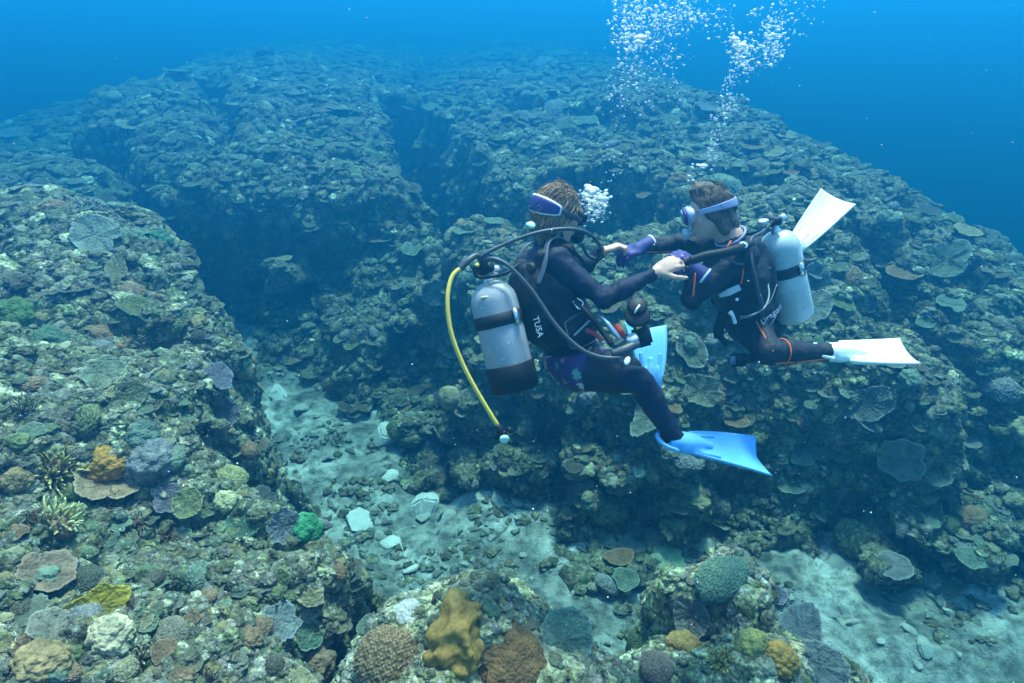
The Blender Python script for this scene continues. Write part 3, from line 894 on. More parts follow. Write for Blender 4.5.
def head_shell(name, c, f, u, radii, a0, a1, mid, half, lift, n=40, thick=.006, tiltz=0.0):
    """a band lying round the head from azimuth a0 to a1 (0 = face, + = the head's right); mid/half give height and half width along it"""
    f = Vector(f).normalized(); u = Vector(u); u = (u - f * u.dot(f)).normalized(); r = f.cross(u); c = Vector(c)
    V, F = [], []; K = 6
    for i in range(n + 1):
        t = i / n; a = a0 + (a1 - a0) * t
        for layer in (0, 1):
            for j in range(K + 1):
                e = mid(t) + half(t) * (j / K * 2 - 1)
                ce = math.sqrt(max(.05, 1 - min(.95, (e / radii[2])) ** 2)) if abs(e) < radii[2] else .25
                g = (1 + (lift + (thick if layer else 0)) / radii[0])
                V.append(c + (f * math.cos(a) * radii[1] + r * math.sin(a) * radii[0]) * ce * g + u * e)
    st = 2 * (K + 1)
    for i in range(n):
        for j in range(K):
            a = i * st + K + 1 + j; F.append((a, a + 1, a + 1 + st, a + st)); b = i * st + j; F.append((b + st, b + 1 + st, b + 1, b))
        for j, (p, q) in ((0, (0, K + 1)), (1, (K, 2 * K + 1))):
            F.append((i * st + p, i * st + q, (i + 1) * st + q, (i + 1) * st + p) if j == 0 else (i * st + q, i * st + p, (i + 1) * st + p, (i + 1) * st + q))
    for i in (0, n):
        for j in range(K):
            F.append((i * st + j, i * st + j + 1, i * st + K + 2 + j, i * st + K + 1 + j))
    me = bpy.data.meshes.new(name); me.from_pydata([tuple(v) for v in V], [], F)
    bm = bmesh.new(); bm.from_mesh(me); bmesh.ops.recalc_face_normals(bm, faces=bm.faces); bm.to_mesh(me); bm.free()
    return me

def strands(name, c, f, u, radii, count, seed, region, flow, length, out):
    """loose locks lying on the head and lifting off it"""
    r = np.random.default_rng(seed); rt = f.cross(u); mes = []
    for _ in range(count):
        for _t in range(20):
            a, z = r.uniform(0, 6.28), r.uniform(-.5, 1); q = math.sqrt(1 - z * z); n = Vector((math.cos(a) * q, math.sin(a) * q, z))
            if region(n.y, n.z): break
        p = c + rt * n.x * radii[0] + f * n.y * radii[1] + u * n.z * radii[2]; nn = (rt * n.x + f * n.y + u * n.z).normalized()
        d = (flow(n, rt, f, u)); d = (d - nn * d.dot(nn)).normalized() + Vector(r.normal(0, .06, 3)); L = length * r.uniform(.6, 1.3); lift = out * r.uniform(.3, 1.6)
        pts = [p - nn * .004, p + d * L * .35 + nn * lift * .5, p + d * L * .7 + nn * (lift * .6 - .010), p + d * L + nn * (lift - .022) + Vector(r.normal(0, .006, 3))]
        mes.append(tube_mesh('s', pts, [.0016, .0022, .0018, .0007], 4, 3))
    return join_meshes(name, mes)
def make_fin(parent, heel, toe_dir, face, length, w_end, material, bend=.0, foot_w=.05, strap=True, w_start=.055, trail=.03):
    """paddle fin: ribbed blade with side rails (the thing), foot pocket and heel strap"""
    d = Vector(toe_dir).normalized(); n = Vector(face); n = (n - d * n.dot(d)).normalized(); w = d.cross(n); heel = Vector(heel)
    fl = .25; N, Mx = 26, 20; top, bot = [], []
    for i in range(N + 1):
        t = i / N; s = .13 + (length - .13) * t
        hw = w_start + (w_end - w_start) * (t ** .75); c = heel + d * s + n * (bend * t * t)
        for j in range(Mx + 1):
            v = j / Mx * 2 - 1; e = abs(v)
            rail = .018 * max(0, 1 - ((e - .96) / .055) ** 2) * (1 - .75 * t) if e > .9 else 0
            rib = .005 * max(0, 1 - ((e - .42) / .06) ** 2) * (1 - t) if abs(e - .42) < .06 else 0
            dish = -.020 * (1 - v * v) * t
            tr = -trail * (1 - e) ** 1.2 * t ** 8 if trail > 0 else 0
            p = c + w * hw * v + d * tr + n * dish
            th = .0035 + rail + rib + .004 * (1 - t)
            top.append(p + n * th); bot.append(p - n * th)
    V = top + bot; o = len(top); F = []; st = Mx + 1
    for i in range(N):
        for j in range(Mx):
            a = i * st + j; F.append((a, a + 1, a + 1 + st, a + st)); F.append((o + a + st, o + a + 1 + st, o + a + 1, o + a))
        for j in (0, Mx):
            a = i * st + j; F.append((a, a + st, o + a + st, o + a) if j == 0 else (o + a, o + a + st, a + st, a))
    for i in (0, N):
        for j in range(Mx):
            a = i * st + j; F.append((a + 1, a, o + a, o + a + 1) if i == 0 else (a, a + 1, o + a + 1, o + a))
    me = bpy.data.meshes.new('fin'); me.from_pydata([tuple(v) for v in V], [], F)
    fin = put('fin', me, material, parent)
    lo = [min(p[k] for p in (heel - d * .1, heel + d * .35)) - .12 for k in range(3)]; hi = [max(p[k] for p in (heel - d * .1, heel + d * .35)) + .12 for k in range(3)]
    S = Solid(lo, hi, .0065)
    S.ell(heel + d * .085, (d, w, n), (.112, foot_w, .052), .02); S.cone(heel + d * .12, heel + d * .235, .042, .020, .03)
    for s in (-1, 1): S.cone(heel + d * .08 + w * s * foot_w * .8, heel + d * .27 + w * s * w_start * 1.0, .016, .011, .02)
    S.clip(heel + d * .005, -d)
    put('foot_pocket', S.mesh('foot_pocket'), material, fin)
    if strap:
        pts = [heel + d * .05 + w * foot_w * 1.02, heel - d * .025 + w * foot_w * .8 + n * .015, heel - d * .06 + n * .02, heel - d * .025 - w * foot_w * .8 + n * .015, heel + d * .05 - w * foot_w * 1.02]
        put('heel_strap', tube_mesh('heel_strap', pts, .010, 8), material, fin)
    return fin

def make_tank(root, top, bottom, r, material, hint, boot=True, band_at=.40, marks=None):
    a = Vector(bottom) - Vector(top); L = a.length; base = Vector(bottom); ax = -a
    prof = [(r * .80, 0), (r * .96, .012), (r, .035), (r, L - r * .95)]
    for k in range(1, 9):
        q = k / 8 * 1.32; prof.append((r * math.cos(q), L - r * .95 + r * .95 * math.sin(q)))
    tank = put('tank', lathe_mesh('tank', base, ax, hint, prof, 40), material, root)
    if boot:
        put('tank_boot', lathe_mesh('tank_boot', base - ax.normalized() * .012, ax, hint, [(r * .9, 0), (r + .006, .012), (r + .007, .125), (r + .003, .130), (r * .99, .130)], 40), M_rubber, tank)
    h = L * (1 - band_at)
    band = put('tank_band', lathe_mesh('tank_band', base + ax.normalized() * (h - .03), ax, hint, [(r * .99, 0), (r + .006, .003), (r + .006, .057), (r * .99, .060)], 40), M_vest, tank)
    x, y, z = frame_of(ax, hint)
    put('buckle', box_mesh('buckle', base + z * h + x * (r + .012), (x, y, z), (.008, .016, .036), .004), M_metal, band)
    # neck, valve, knob, first stage
    nk = base + z * (L - .004)
    put('valve', join_meshes('valve', [lathe_mesh('v', nk - z * .012, z, hint, [(.03, 0), (.026, .02), (.017, .03), (.017, .075), (.010, .082)], 20),
                                       lathe_mesh('k', nk + z * .045 + y * .012, y, hint, [(.010, 0), (.010, .03), (.024, .032), (.026, .06), (.018, .066)], 14)]), M_metal, tank)
    fs = nk + z * .062 - y * .005
    put('first_stage', join_meshes('first_stage', [lathe_mesh('f', fs - x * .045, x, z, [(.020, 0), (.027, .006), (.027, .05), (.022, .055), (.022, .085), (.014, .09)], 18),
                                                  box_mesh('y', fs + x * .0 - y * .0, (x, y, z), (.018, .03, .024), .006)]), M_rubber, tank)
    return tank, fs, (x, y, z)

def text_mesh(name, body, size, pos, right, up, extrude=.0008):
    cu = bpy.data.curves.new(name, 'FONT'); cu.body = body; cu.size = size; cu.extrude = extrude; cu.align_x = 'CENTER'; cu.align_y = 'CENTER'; cu.resolution_u = 3
    o = bpy.data.objects.new(name, cu); C.objects.link(o); dg = bpy.context.evaluated_depsgraph_get()
    me = bpy.data.meshes.new_from_object(o.evaluated_get(dg)); bpy.data.objects.remove(o)
    x = Vector(right).normalized(); n = x.cross(Vector(up)).normalized(); y = n.cross(x)
    mt = Matrix((x, y, n)).transposed().to_4x4(); mt.translation = Vector(pos); me.transform(mt); return me
# ------------------------------------------------------------------ rocks standing in front of the channel
def rock_arrays(c, radii, seed, sub=6):
    v, f = ico(sub)
    d = v.copy(); r = 1 + .14 * gnoise(d + seed * 3.1, .8, seed) + .12 * gnoise(d + seed, .4, seed + 1)
    p = d * r[:, None] * np.array(radii, np.float32) + np.array(c, np.float32)
    f4 = np.concatenate([f, f[:, 2:3]], 1)
    p = roughen(p.astype(np.float32), f4, .62, seed + 200)
    return p, f4
ROCKS = []
for name, c, radii, seed, label in (
        ('reef_rock', (-.17, 1.93, 1.30), (.82, .66, .95), 3, 'pale mound topped by the golden leather coral, at the bottom of the view'),
        ('reef_rock', (1.40, 2.82, .70), (.48, .42, .94), 5, 'tall green-crusted rock between the sand and the orange boulder corals'),
        ('reef_rock', (1.48, 2.20, .50), (1.15, .66, 1.0), 8, 'low rock slope carrying the orange boulder corals beside the sand')):
    v, f4 = rock_arrays(c, radii, seed)
    me = np_mesh(name, v, f4[:, :3])
    o = tag(mesh_obj(name, me, M_pale), label, 'rock', 'rocks in front of the channel'); ROCKS.append((o, v, f4))
bpy.context.view_layer.update()
GROUNDS = [reef, seabed] + [o for o, _, _ in ROCKS]
def sight(px, py):
    """where the line of sight through the photograph's (px, py) meets the reef, a rock or the sea floor"""
    c = Vector(CAM.tolist()); d = (at(px, py, 1.0) - c).normalized(); best = None
    for o in GROUNDS:
        ok, loc, n, fi = o.ray_cast(c, d)
        if ok and (best is None or (loc - c).length < best[2]): best = (loc.copy(), n.copy(), (loc - c).length, o)
    return best
# ------------------------------------------------------------------ the fair-haired diver with the grey tank, turned to the right
def bounds(pts, m=.16):
    P = np.array([list(p) for p in pts]); return P.min(0) - m, P.max(0) + m

def build_left():
    global ORIGIN
    O = at(572, 365, 3.15); ORIGIN = O.copy()
    root = thing('person', O, 'diver with fair hair, navy wetsuit, floral shorts and blue fins', 'person', 'scuba divers over the reef')
    pel, wai, che, nb = at(573, 357, 3.14), at(562, 322, 3.11), at(551, 284, 3.07), at(549, 246, 3.05)
    up = (nb - pel).normalized(); f = vdir(.86, .48, -.05); f = (f - up * f.dot(up)).normalized(); r = f.cross(up)
    rs, ls = at(557, 262, 2.94), at(545, 252, 3.22)
    re, rw = at(604, 299, 2.90), at(651, 275, 2.95)
    le, lw = at(575, 275, 3.36), at(599, 253, 3.36)
    rh, lh = at(580, 371, 3.05), at(572, 362, 3.24)
    rk, ra = at(640, 381, 2.94), at(673, 436, 3.03)
    lk, la = at(628, 368, 3.36), at(652, 396, 3.55)
    hc = at(557, 214, 3.03); hf = vdir(.80, .56, -.10); hu = vdir(.02, -.25, .97)
    S = Solid(*bounds([pel, che, rs, ls, re, rw, lw, rk, ra, la, hc, at(690, 255, 3.0), at(640, 245, 3.36)]), .0065)
    S.ell(pel, (r, f, up), (.165, .125, .13), .04); S.ell(wai, (r, f, up), (.140, .105, .14), .05); S.ell(che, (r, f, up), (.165, .118, .16), .05)
    S.cone(che + up * .10 + r * .09, rs, .075, .062, .05); S.cone(che + up * .10 - r * .09, ls, .075, .062, .05); S.cone(che + up * .1, nb, .10, .062, .05)
    for a, b, c, m in ((rs, re, rw, 0), (ls, le, lw, 0)):
        S.cone(a, b, .062, .046, .03, m); S.cone(b, b + (c - b) * .45, .047, .044, .02, m); S.cone(b + (c - b) * .4, c, .044, .031, .02, m)
    for a, b, c in ((rh, rk, ra), (lh, lk, la)):
        S.cone(a, b, .092, .062, .05); S.cone(b, b + (c - b) * .4, .062, .060, .02); S.cone(b + (c - b) * .35, c, .060, .040, .02)
    toe = (at(706, 452, 3.06) - ra).normalized()
    S.cone(ra, ra + toe * .15 + VZ_ * -.02, .042, .028, .03)
    ltoe = vdir(.01, .20, .97); S.cone(la, la + ltoe * .14, .042, .028, .03)
    head(S, hc, hf, hu, 1, nb + up * .02, 0, 1.12)
    hd = (at(680, 259, 2.95) - rw).normalized()
    S.cone(rw - (rw - re).normalized() * .0, rw + hd * .03, .030, .027, .012, 1)
    hand(S, rw + hd * .022, hd, vdir(-.10, -.86, .50), 1, 1, (.42, .75, .60), .03, 1.04)
    lhd = (at(626, 243, 3.36) - lw).normalized(); S.cone(lw, lw + lhd * .03, .030, .027, .012, 1)
    hand(S, lw + lhd * .02, lhd, vdir(.1, -.3, .95), -1, 1, (.55, .75, .5), .08, 1.0)
    for j, (a_, c_), am in ((re, (rs, rw), .007), (le, (ls, lw), .007), (rk, (rh, ra), .008), (lk, (lh, la), .008)):
        S.crease(j, c_ - a_, am, .030, .10, 1); S.crease(a_ + (j - a_) * .45, j - a_, .004, .04, .10, 2); S.crease(j + (c_ - j) * .75, c_ - j, .005, .022, .06, 4)
    S.crease(wai, up, .006, .04, .16, 3)
    S.wrinkle(.0045, .042, 4, (0,)); S.wrinkle(.007, .11, 9, (0,))
    put('body', S.mesh('body'), [M_suit, M_skin], root)
    # swim shorts worn over the suit
    T = Solid(*bounds([pel, rk, lk], .2), .008)
    T.ell(pel, (r, f, up), (.176, .136, .14), .04); T.cone(rh, rk, .105, .080, .05); T.cone(lh, lk, .105, .080, .05)
    T.clip(pel + up * .055, up + f * -.15); T.clip(rh + (rk - rh) * .16, (rk - rh)); T.wrinkle(.006, .06, 8)
    put('shorts', T.mesh('shorts'), M_floral, root)
    T = Solid(*bounds([pel, rk, lk], .2), .008)
    T.cone(rh, rk, .098, .069, .05); T.cone(lh, lk, .098, .069, .05); T.clip(rh + (rk - rh) * .12, (rh - rk)); T.clip(rh + (rk - rh) * .72, (rk - rh)); T.wrinkle(.006, .07, 3)
    put('leggings', T.mesh('leggings'), M_suit2, root)
    # hair
    k = 1.12; hf_ = hf; hu_ = (hu - hf * hu.dot(hf)).normalized(); hr = hf_.cross(hu_)
    Hh = Solid(*bounds([hc], .24), .006)
    Hh.ell(hc + hu_ * .028 - hf_ * .006, (hr, hf_, hu_), (.086 * k, .104 * k, .100 * k), .02); Hh.clip(hc + hf_ * .062 + hu_ * .02, hf_ * .85 - hu_ * .45)
    Hh.ell(hc - hf_ * .060 - hu_ * .055, (hr, hf_, hu_), (.066, .052, .075), .03); Hh.cone(hc - hf_ * .075 - hu_ * .07, hc - hf_ * .070 - hu_ * .155 + hr * .02, .034, .010, .03)
    Hh.cone(hc + hr * .082 - hu_ * .02 - hf_ * .03, hc + hr * .070 - hu_ * .135 - hf_ * .02, .020, .008, .02)
    Hh.wrinkle(.003, .03, 6)
    hair = put('hair', Hh.mesh('hair'), M_hair_fair, root)
    put('lock', strands('lock', hc + hu_ * .028 - hf_ * .006, hf_, hu_, (.086 * k, .104 * k, .100 * k), 480, 5, lambda y, z: y < .45 + .5 * z and not (y < .1 and -.40 < z < .30), lambda n, a, b, c_: -b * .5 - c_ * (.9 if n.z < .5 else .25) + a * .15, .075, .004), M_hair_fair, hair)
    put('lock', strands('lock', hc - hf_ * .055 - hu_ * .05, hf_, hu_, (.070, .056, .080), 160, 6, lambda y, z: y < .3, lambda n, a, b, c_: -c_ - b * .15 + a * .1, .085, .006), M_hair_fair, hair)
    # mask with padded strap
    mk = Solid(*bounds([hc + hf_ * .1], .15), .005)
    mk.ell(hc + hf_ * .098 * k + hu_ * .012, (hr, hf_, hu_), (.082, .040, .052), .01); mk.clip(hc + hf_ * .145 + hu_ * .01, hf_); mk.clip(hc + hf_ * .085, -hf_)
    mask = put('mask', mk.mesh('mask'), M_rubber, root)
    put('lens', lathe_mesh('lens', hc + hf_ * .1455 + hu_ * .012, hf_, hr, [(.066, 0), (.064, .004), (.02, .005)], 28, .62), M_glass, mask)
    rad = (.091 * k, .107 * k, .125 * k)
    hw = lambda t: .012 + .025 * max(0, math.sin(math.pi * min(1, max(0, t)))) ** .6
    put('strap_pad', head_shell('strap_pad', hc + hu_ * .028, hf, hu, rad, R(118), R(238), lambda t: -.022 + .030 * t, hw, .017), M_purple, mask)
    put('strap_edge', head_shell('strap_edge', hc + hu_ * .028, hf, hu, rad, R(115), R(241), lambda t: -.022 + .030 * t, lambda t: hw(t) + .0055, .0155), M_white, mask)
    put('strap', head_shell('strap', hc + hu_ * .028, hf, hu, rad, R(52), R(121), lambda t: -.040 + .018 * t, lambda t: .0115, .013, 20), M_hose, mask)
    put('strap', head_shell('strap', hc + hu_ * .028, hf, hu, rad, R(236), R(308), lambda t: .008 - .030 * t, lambda t: .0115, .013, 20), M_hose, mask)
    put('watch', join_meshes('watch', [lathe_mesh('b', lw - lhd * .012, lhd, hr, [(.034, 0), (.036, .003), (.036, .019), (.034, .022)], 24), lathe_mesh('d', lw + vdir(.1, -.8, .55) * .032, vdir(.1, -.8, .55), hr, [(.019, 0), (.020, .008), (.015, .010)], 20)]), M_rubber, root)
    put('ear_clip', box_mesh('ear_clip', at(529, 225, 2.98), (VX_, VY_, VZ_), (.016, .012, .012), .005), M_green, mask)
    # fins
    fdir = (at(768, 456, 3.12) - at(676, 444, 3.04)).normalized(); fdir = (fdir + VY_ * .10).normalized()
    make_fin(root, ra + VZ_ * -.026 + fdir * -.035, fdir, vdir(.12, -.70, .68), .565, .116, M_fin_blue, bend=-.03, w_start=.060)
    make_fin(root, la + ltoe * -.03, vdir(.01, .20, .97), vdir(.25, -.95, .15), .46, .135, M_fin_blue, bend=-.05, w_start=.060)

    # ---------------- scuba set
    ORIGIN = at(500, 330, 2.95)
    kit = thing('scuba_set', ORIGIN, 'grey scuba tank and black vest on the fair-haired diver, with a yellow hose trailing below', 'scuba gear', 'scuba sets worn by the divers')
    back = -f
    tank, fs, (tx, ty, tz) = make_tank(kit, at(489, 281, 2.90), at(515, 388, 2.93), .108, M_tank_l, vdir(.72, -.68, 0), True, .36)
    lab = Solid(*bounds([at(487, 296, 2.80)], .1), .004)
    put('label', box_mesh('label', at(487, 297, 2.808) , (VX_ - VZ_ * -.15, VZ_, VY_), (.030, .0060, .004), .0015), mat('worn_yellow_paint', (.62, .55, .30), .7), tank)
    G = Solid(*bounds([pel, che, rs, ls, at(510, 300, 2.95)], .2), .008)
    G.ell(wai, (r, f, up), (.168, .140, .17), .05); G.ell(che, (r, f, up), (.196, .160, .175), .05)
    G.ell(che + back * .135 - up * .06, (r, f, up), (.125, .075, .215), .03)                     # back bladder between tank and diver
    G.ell(wai + r * .120 - up * .035, (r, f, up), (.062, .105, .115), .03)                       # side pocket
    G.ell(wai - r * .120 - up * .035, (r, f, up), (.062, .105, .115), .03)
    G.cone(che + up * .13 + r * .085 + back * .06, che + up * .145 + r * .10 + f * .06, .05, .042, .03)
    G.cone(che + up * .13 - r * .085 + back * .06, che + up * .145 - r * .10 + f * .06, .05, .042, .03)
    G.clip(pel + up * .03, -up + f * .12); 
    D0 = Solid(*bounds([pel, che, rs, ls, at(510, 300, 2.95)], .2), .008)
    D0.cone(rs, re, .068, .05, .01); D0.cone(ls, le, .068, .05, .01); D0.ell(hc, (r, f, up), (.12, .12, .12), .01)
    G.cut(D0.D, .012)
    G.wrinkle(.006, .05, 12); G.wrinkle(.008, .11, 14)
    vest = put('vest', G.mesh('vest'), M_vest, kit)
    bx = wai + r * .183 - up * .030 - f * .02
    rim_pts = [bx + f * a * .085 + up * b * .075 - r * (.012 if abs(a) + abs(b) > 1.2 else 0) for a, b in ((-.9, .7), (-.95, -.2), (-.8, -.95), (0, -1.05), (.85, -.9), (.95, 0), (.8, .85), (0, 1.0), (-.9, .7))]
    put('pocket_seam', tube_mesh('pocket_seam', rim_pts, .0035, 6), M_trim, vest)
    put('pocket_zip', tube_mesh('pocket_zip', [bx + f * -.055 - up * .012 + r * .012, bx + f * .055 + up * .035 + r * .012], .0045, 6), mat('reflective_strip', (.42, .43, .46), .4), vest)
    put('logo', text_mesh('logo', 'TUSA', .040, che + r * .100 - up * .165 + back * .185 + VY_ * -.035, vdir(.26, 0, -.97), vdir(.97, -.2, .26)), M_white, vest)
    s0 = che + up * .148 + r * .105
    put('shoulder_strap', tube_mesh('shoulder_strap', [che + back * .150 + r * .130 + up * .03, che + back * .105 + r * .140 + up * .10, s0 + up * .052 + back * .035, s0 + up * .050 + f * .045, che + f * .125 + r * .14 + up * .06], .021, 10, wide=r), M_trim, vest)
    put('shoulder_strap', tube_mesh('shoulder_strap', [che + back * .150 - r * .130 + up * .03, che + back * .105 - r * .140 + up * .10, s0 - r * .21 + up * .052 + back * .035, s0 - r * .21 + up * .050 + f * .045, che + f * .125 - r * .14 + up * .06], .021, 10, wide=r), M_trim, vest)
    put('dump_valve', lathe_mesh('dump_valve', che + back * .135 + up * .10 + r * .075, (back + r * .5 + up * .35).normalized(), up, [(.030, 0), (.030, .012), (.024, .016), (.022, .020), (.008, .021)], 20), M_rubber, vest)
    # hoses
    rmouth = hc + hf_ * .150 - hu_ * .075
    put('regulator_hose', tube_mesh('regulator_hose', [fs + VZ_ * .01, at(483, 256, 2.83), at(505, 244, 2.84), at(540, 232, 2.84), at(572, 229, 2.88), at(592, 236, 2.98), at(601, 250, 3.08), at(597, 259, 3.16), at(587, 254, 3.20), at(582, 243, 3.18)], .0088, 10), M_hose, kit)
    ss = put('second_stage', lathe_mesh('second_stage', rmouth - hf_ * .02, hf_, hu_, [(.020, -.03), (.022, 0), (.038, .006), (.040, .030), (.034, .040), (.012, .044)], 24), M_rubber, kit)
    oc = put('octopus_hose', tube_mesh('octopus_hose', [at(462, 267, 2.80), at(452, 277, 2.78), at(447.5, 300, 2.76), at(451, 332, 2.76), at(464, 367, 2.78), at(482, 400, 2.80), at(498, 426, 2.82)], .0100, 10), M_yellow, kit)
    put('hose_sleeve', tube_mesh('hose_sleeve', [fs, at(478, 256, 2.84), at(469, 260, 2.81), at(460, 269, 2.80)], [.012, .0135, .015, .0145], 10), M_hose, oc)
    e = at(503, 433, 2.82)
    put('hose_connector', join_meshes('hose_connector', [lathe_mesh('c', at(497, 425, 2.82), at(506, 440, 2.82) - at(497, 425, 2.82), VX_, [(.010, 0), (.016, .006), (.017, .03), (.012, .045)], 14),
        box_mesh('c', at(500, 435, 2.82), (vdir(.5, 0, -.85), vdir(.85, 0, .5), VY_), (.010, .030, .010), .004), box_mesh('c', at(510, 430, 2.82), (vdir(.7, 0, .7), vdir(-.7, 0, .7), VY_), (.009, .016, .010), .004)]), M_rubber, oc)
    put('end_cap', lathe_mesh('end_cap', at(504, 438, 2.80), vdir(.2, -.75, -.6), VX_, [(.020, 0), (.022, .005), (.020, .014), (.008, .017)], 18), M_green, oc)
    put('gauge_hose', tube_mesh('gauge_hose', [fs - VZ_ * .01, at(488, 259, 2.82), at(506, 264, 2.80), at(530, 288, 2.80), at(555, 324, 2.80), at(578, 347, 2.80), at(600, 357, 2.80), at(622, 358, 2.80)], [.0090, .0090, .0090, .0095, .010, .010, .010, .011], 10), M_hose, kit)
    put('inflator_hose', tube_mesh('inflator_hose', [fs, at(474, 268, 2.85), at(479, 277, 2.84), at(495, 276, 2.84), at(508, 272, 2.90), at(522, 262, 2.98)], .0085, 8), M_rubber, kit)
    put('yellow_knob', lathe_mesh('yellow_knob', at(477, 265.5, 2.80), vdir(.2, -.9, .3), VX_, [(.009, 0), (.010, .004), (.008, .010), (.003, .012)], 12), mat('yellow_plastic', (.85, .60, .03), .4), kit)
    put('dust_cap', lathe_mesh('dust_cap', at(531, 226, 2.93), vdir(.2, -.8, .5), VX_, [(.018, 0), (.020, .004), (.018, .012), (.007, .015)], 16), M_green, kit)
    # gauge console hanging in front of the hips
    gc = put('gauge_console', join_meshes('gauge_console', [lathe_mesh('g', at(637, 318, 2.86), vdir(-.12, -.9, .4), VZ_, [(.050, 0), (.056, .008), (.058, .028), (.050, .036)], 28),
        box_mesh('g', at(642, 336, 2.87), (vdir(.25, 0, -.97), vdir(.97, 0, .25), VY_), (.050, .040, .022), .012), lathe_mesh('g', at(637, 308, 2.86), vdir(-.1, -.85, .5), VZ_, [(.040, 0), (.046, .006), (.044, .026), (.036, .032)], 24)]), M_rubber, kit)
    put('gauge_mark', box_mesh('gauge_mark', at(639, 327, 2.815), (vdir(.8, 0, .45), vdir(-.45, 0, .8), VY_), (.014, .007, .003), .002), mat('yellow_mark', (.85, .65, .03), .5), gc)
    put('gauge_mark', box_mesh('gauge_mark', at(637, 309, 2.815), (vdir(.55, 0, .83), vdir(-.83, 0, .55), VY_), (.022, .0045, .003), .001), M_white, gc)
    put('mouthpiece', lathe_mesh('mouthpiece', at(634, 341, 2.84), vdir(-.5, -.5, .6), VX_, [(.026, 0), (.028, .02), (.022, .03)], 18), mat('clear_silicone', (.50, .55, .58), .3), gc)
    put('spare_regulator', join_meshes('spare_regulator', [lathe_mesh('r', at(622, 358, 2.83), vdir(.25, -.85, .35), VZ_, [(.030, -.02), (.040, 0), (.042, .022), (.030, .030)], 24),
        tube_mesh('r', [at(612, 354, 2.81), at(624, 350, 2.81), at(638, 343, 2.83)], [.018, .022, .020], 10)]), M_hose, kit)
    put('purge_button', lathe_mesh('purge_button', at(627, 361, 2.795), vdir(.2, -.9, .3), vdir(.5, 0, .85), [(.021, 0), (.022, .004), (.016, .008)], 20, .6), M_white, kit)
    put('red_webbing', tube_mesh('red_webbing', [at(586, 330, 2.93), at(595, 334, 2.90), at(602, 341, 2.88)], .010, 8, flat=VY_), M_red, kit)
    put('red_webbing', tube_mesh('red_webbing', [at(614, 324, 2.90), at(620, 330, 2.88), at(624, 337, 2.88)], .012, 8, flat=VY_), M_red, kit)
    put('clip', tube_mesh('clip', [at(601, 316, 2.90), at(608, 324, 2.88), at(616, 334, 2.87), at(621, 340, 2.87)], [.007, .012, .013, .008], 10), M_metal, kit)
    put('lanyard', tube_mesh('lanyard', [at(570, 300, 2.93), at(580, 306, 2.90), at(590, 316, 2.88), at(601, 330, 2.88), at(612, 345, 2.86)], .014, 8), M_rubber, kit)
    put('chest_buckle', tube_mesh('chest_buckle', [at(573, 301, 2.91), at(579, 309, 2.89), at(583, 303, 2.89), at(577, 298, 2.9)], .004, 6), M_metal, kit)

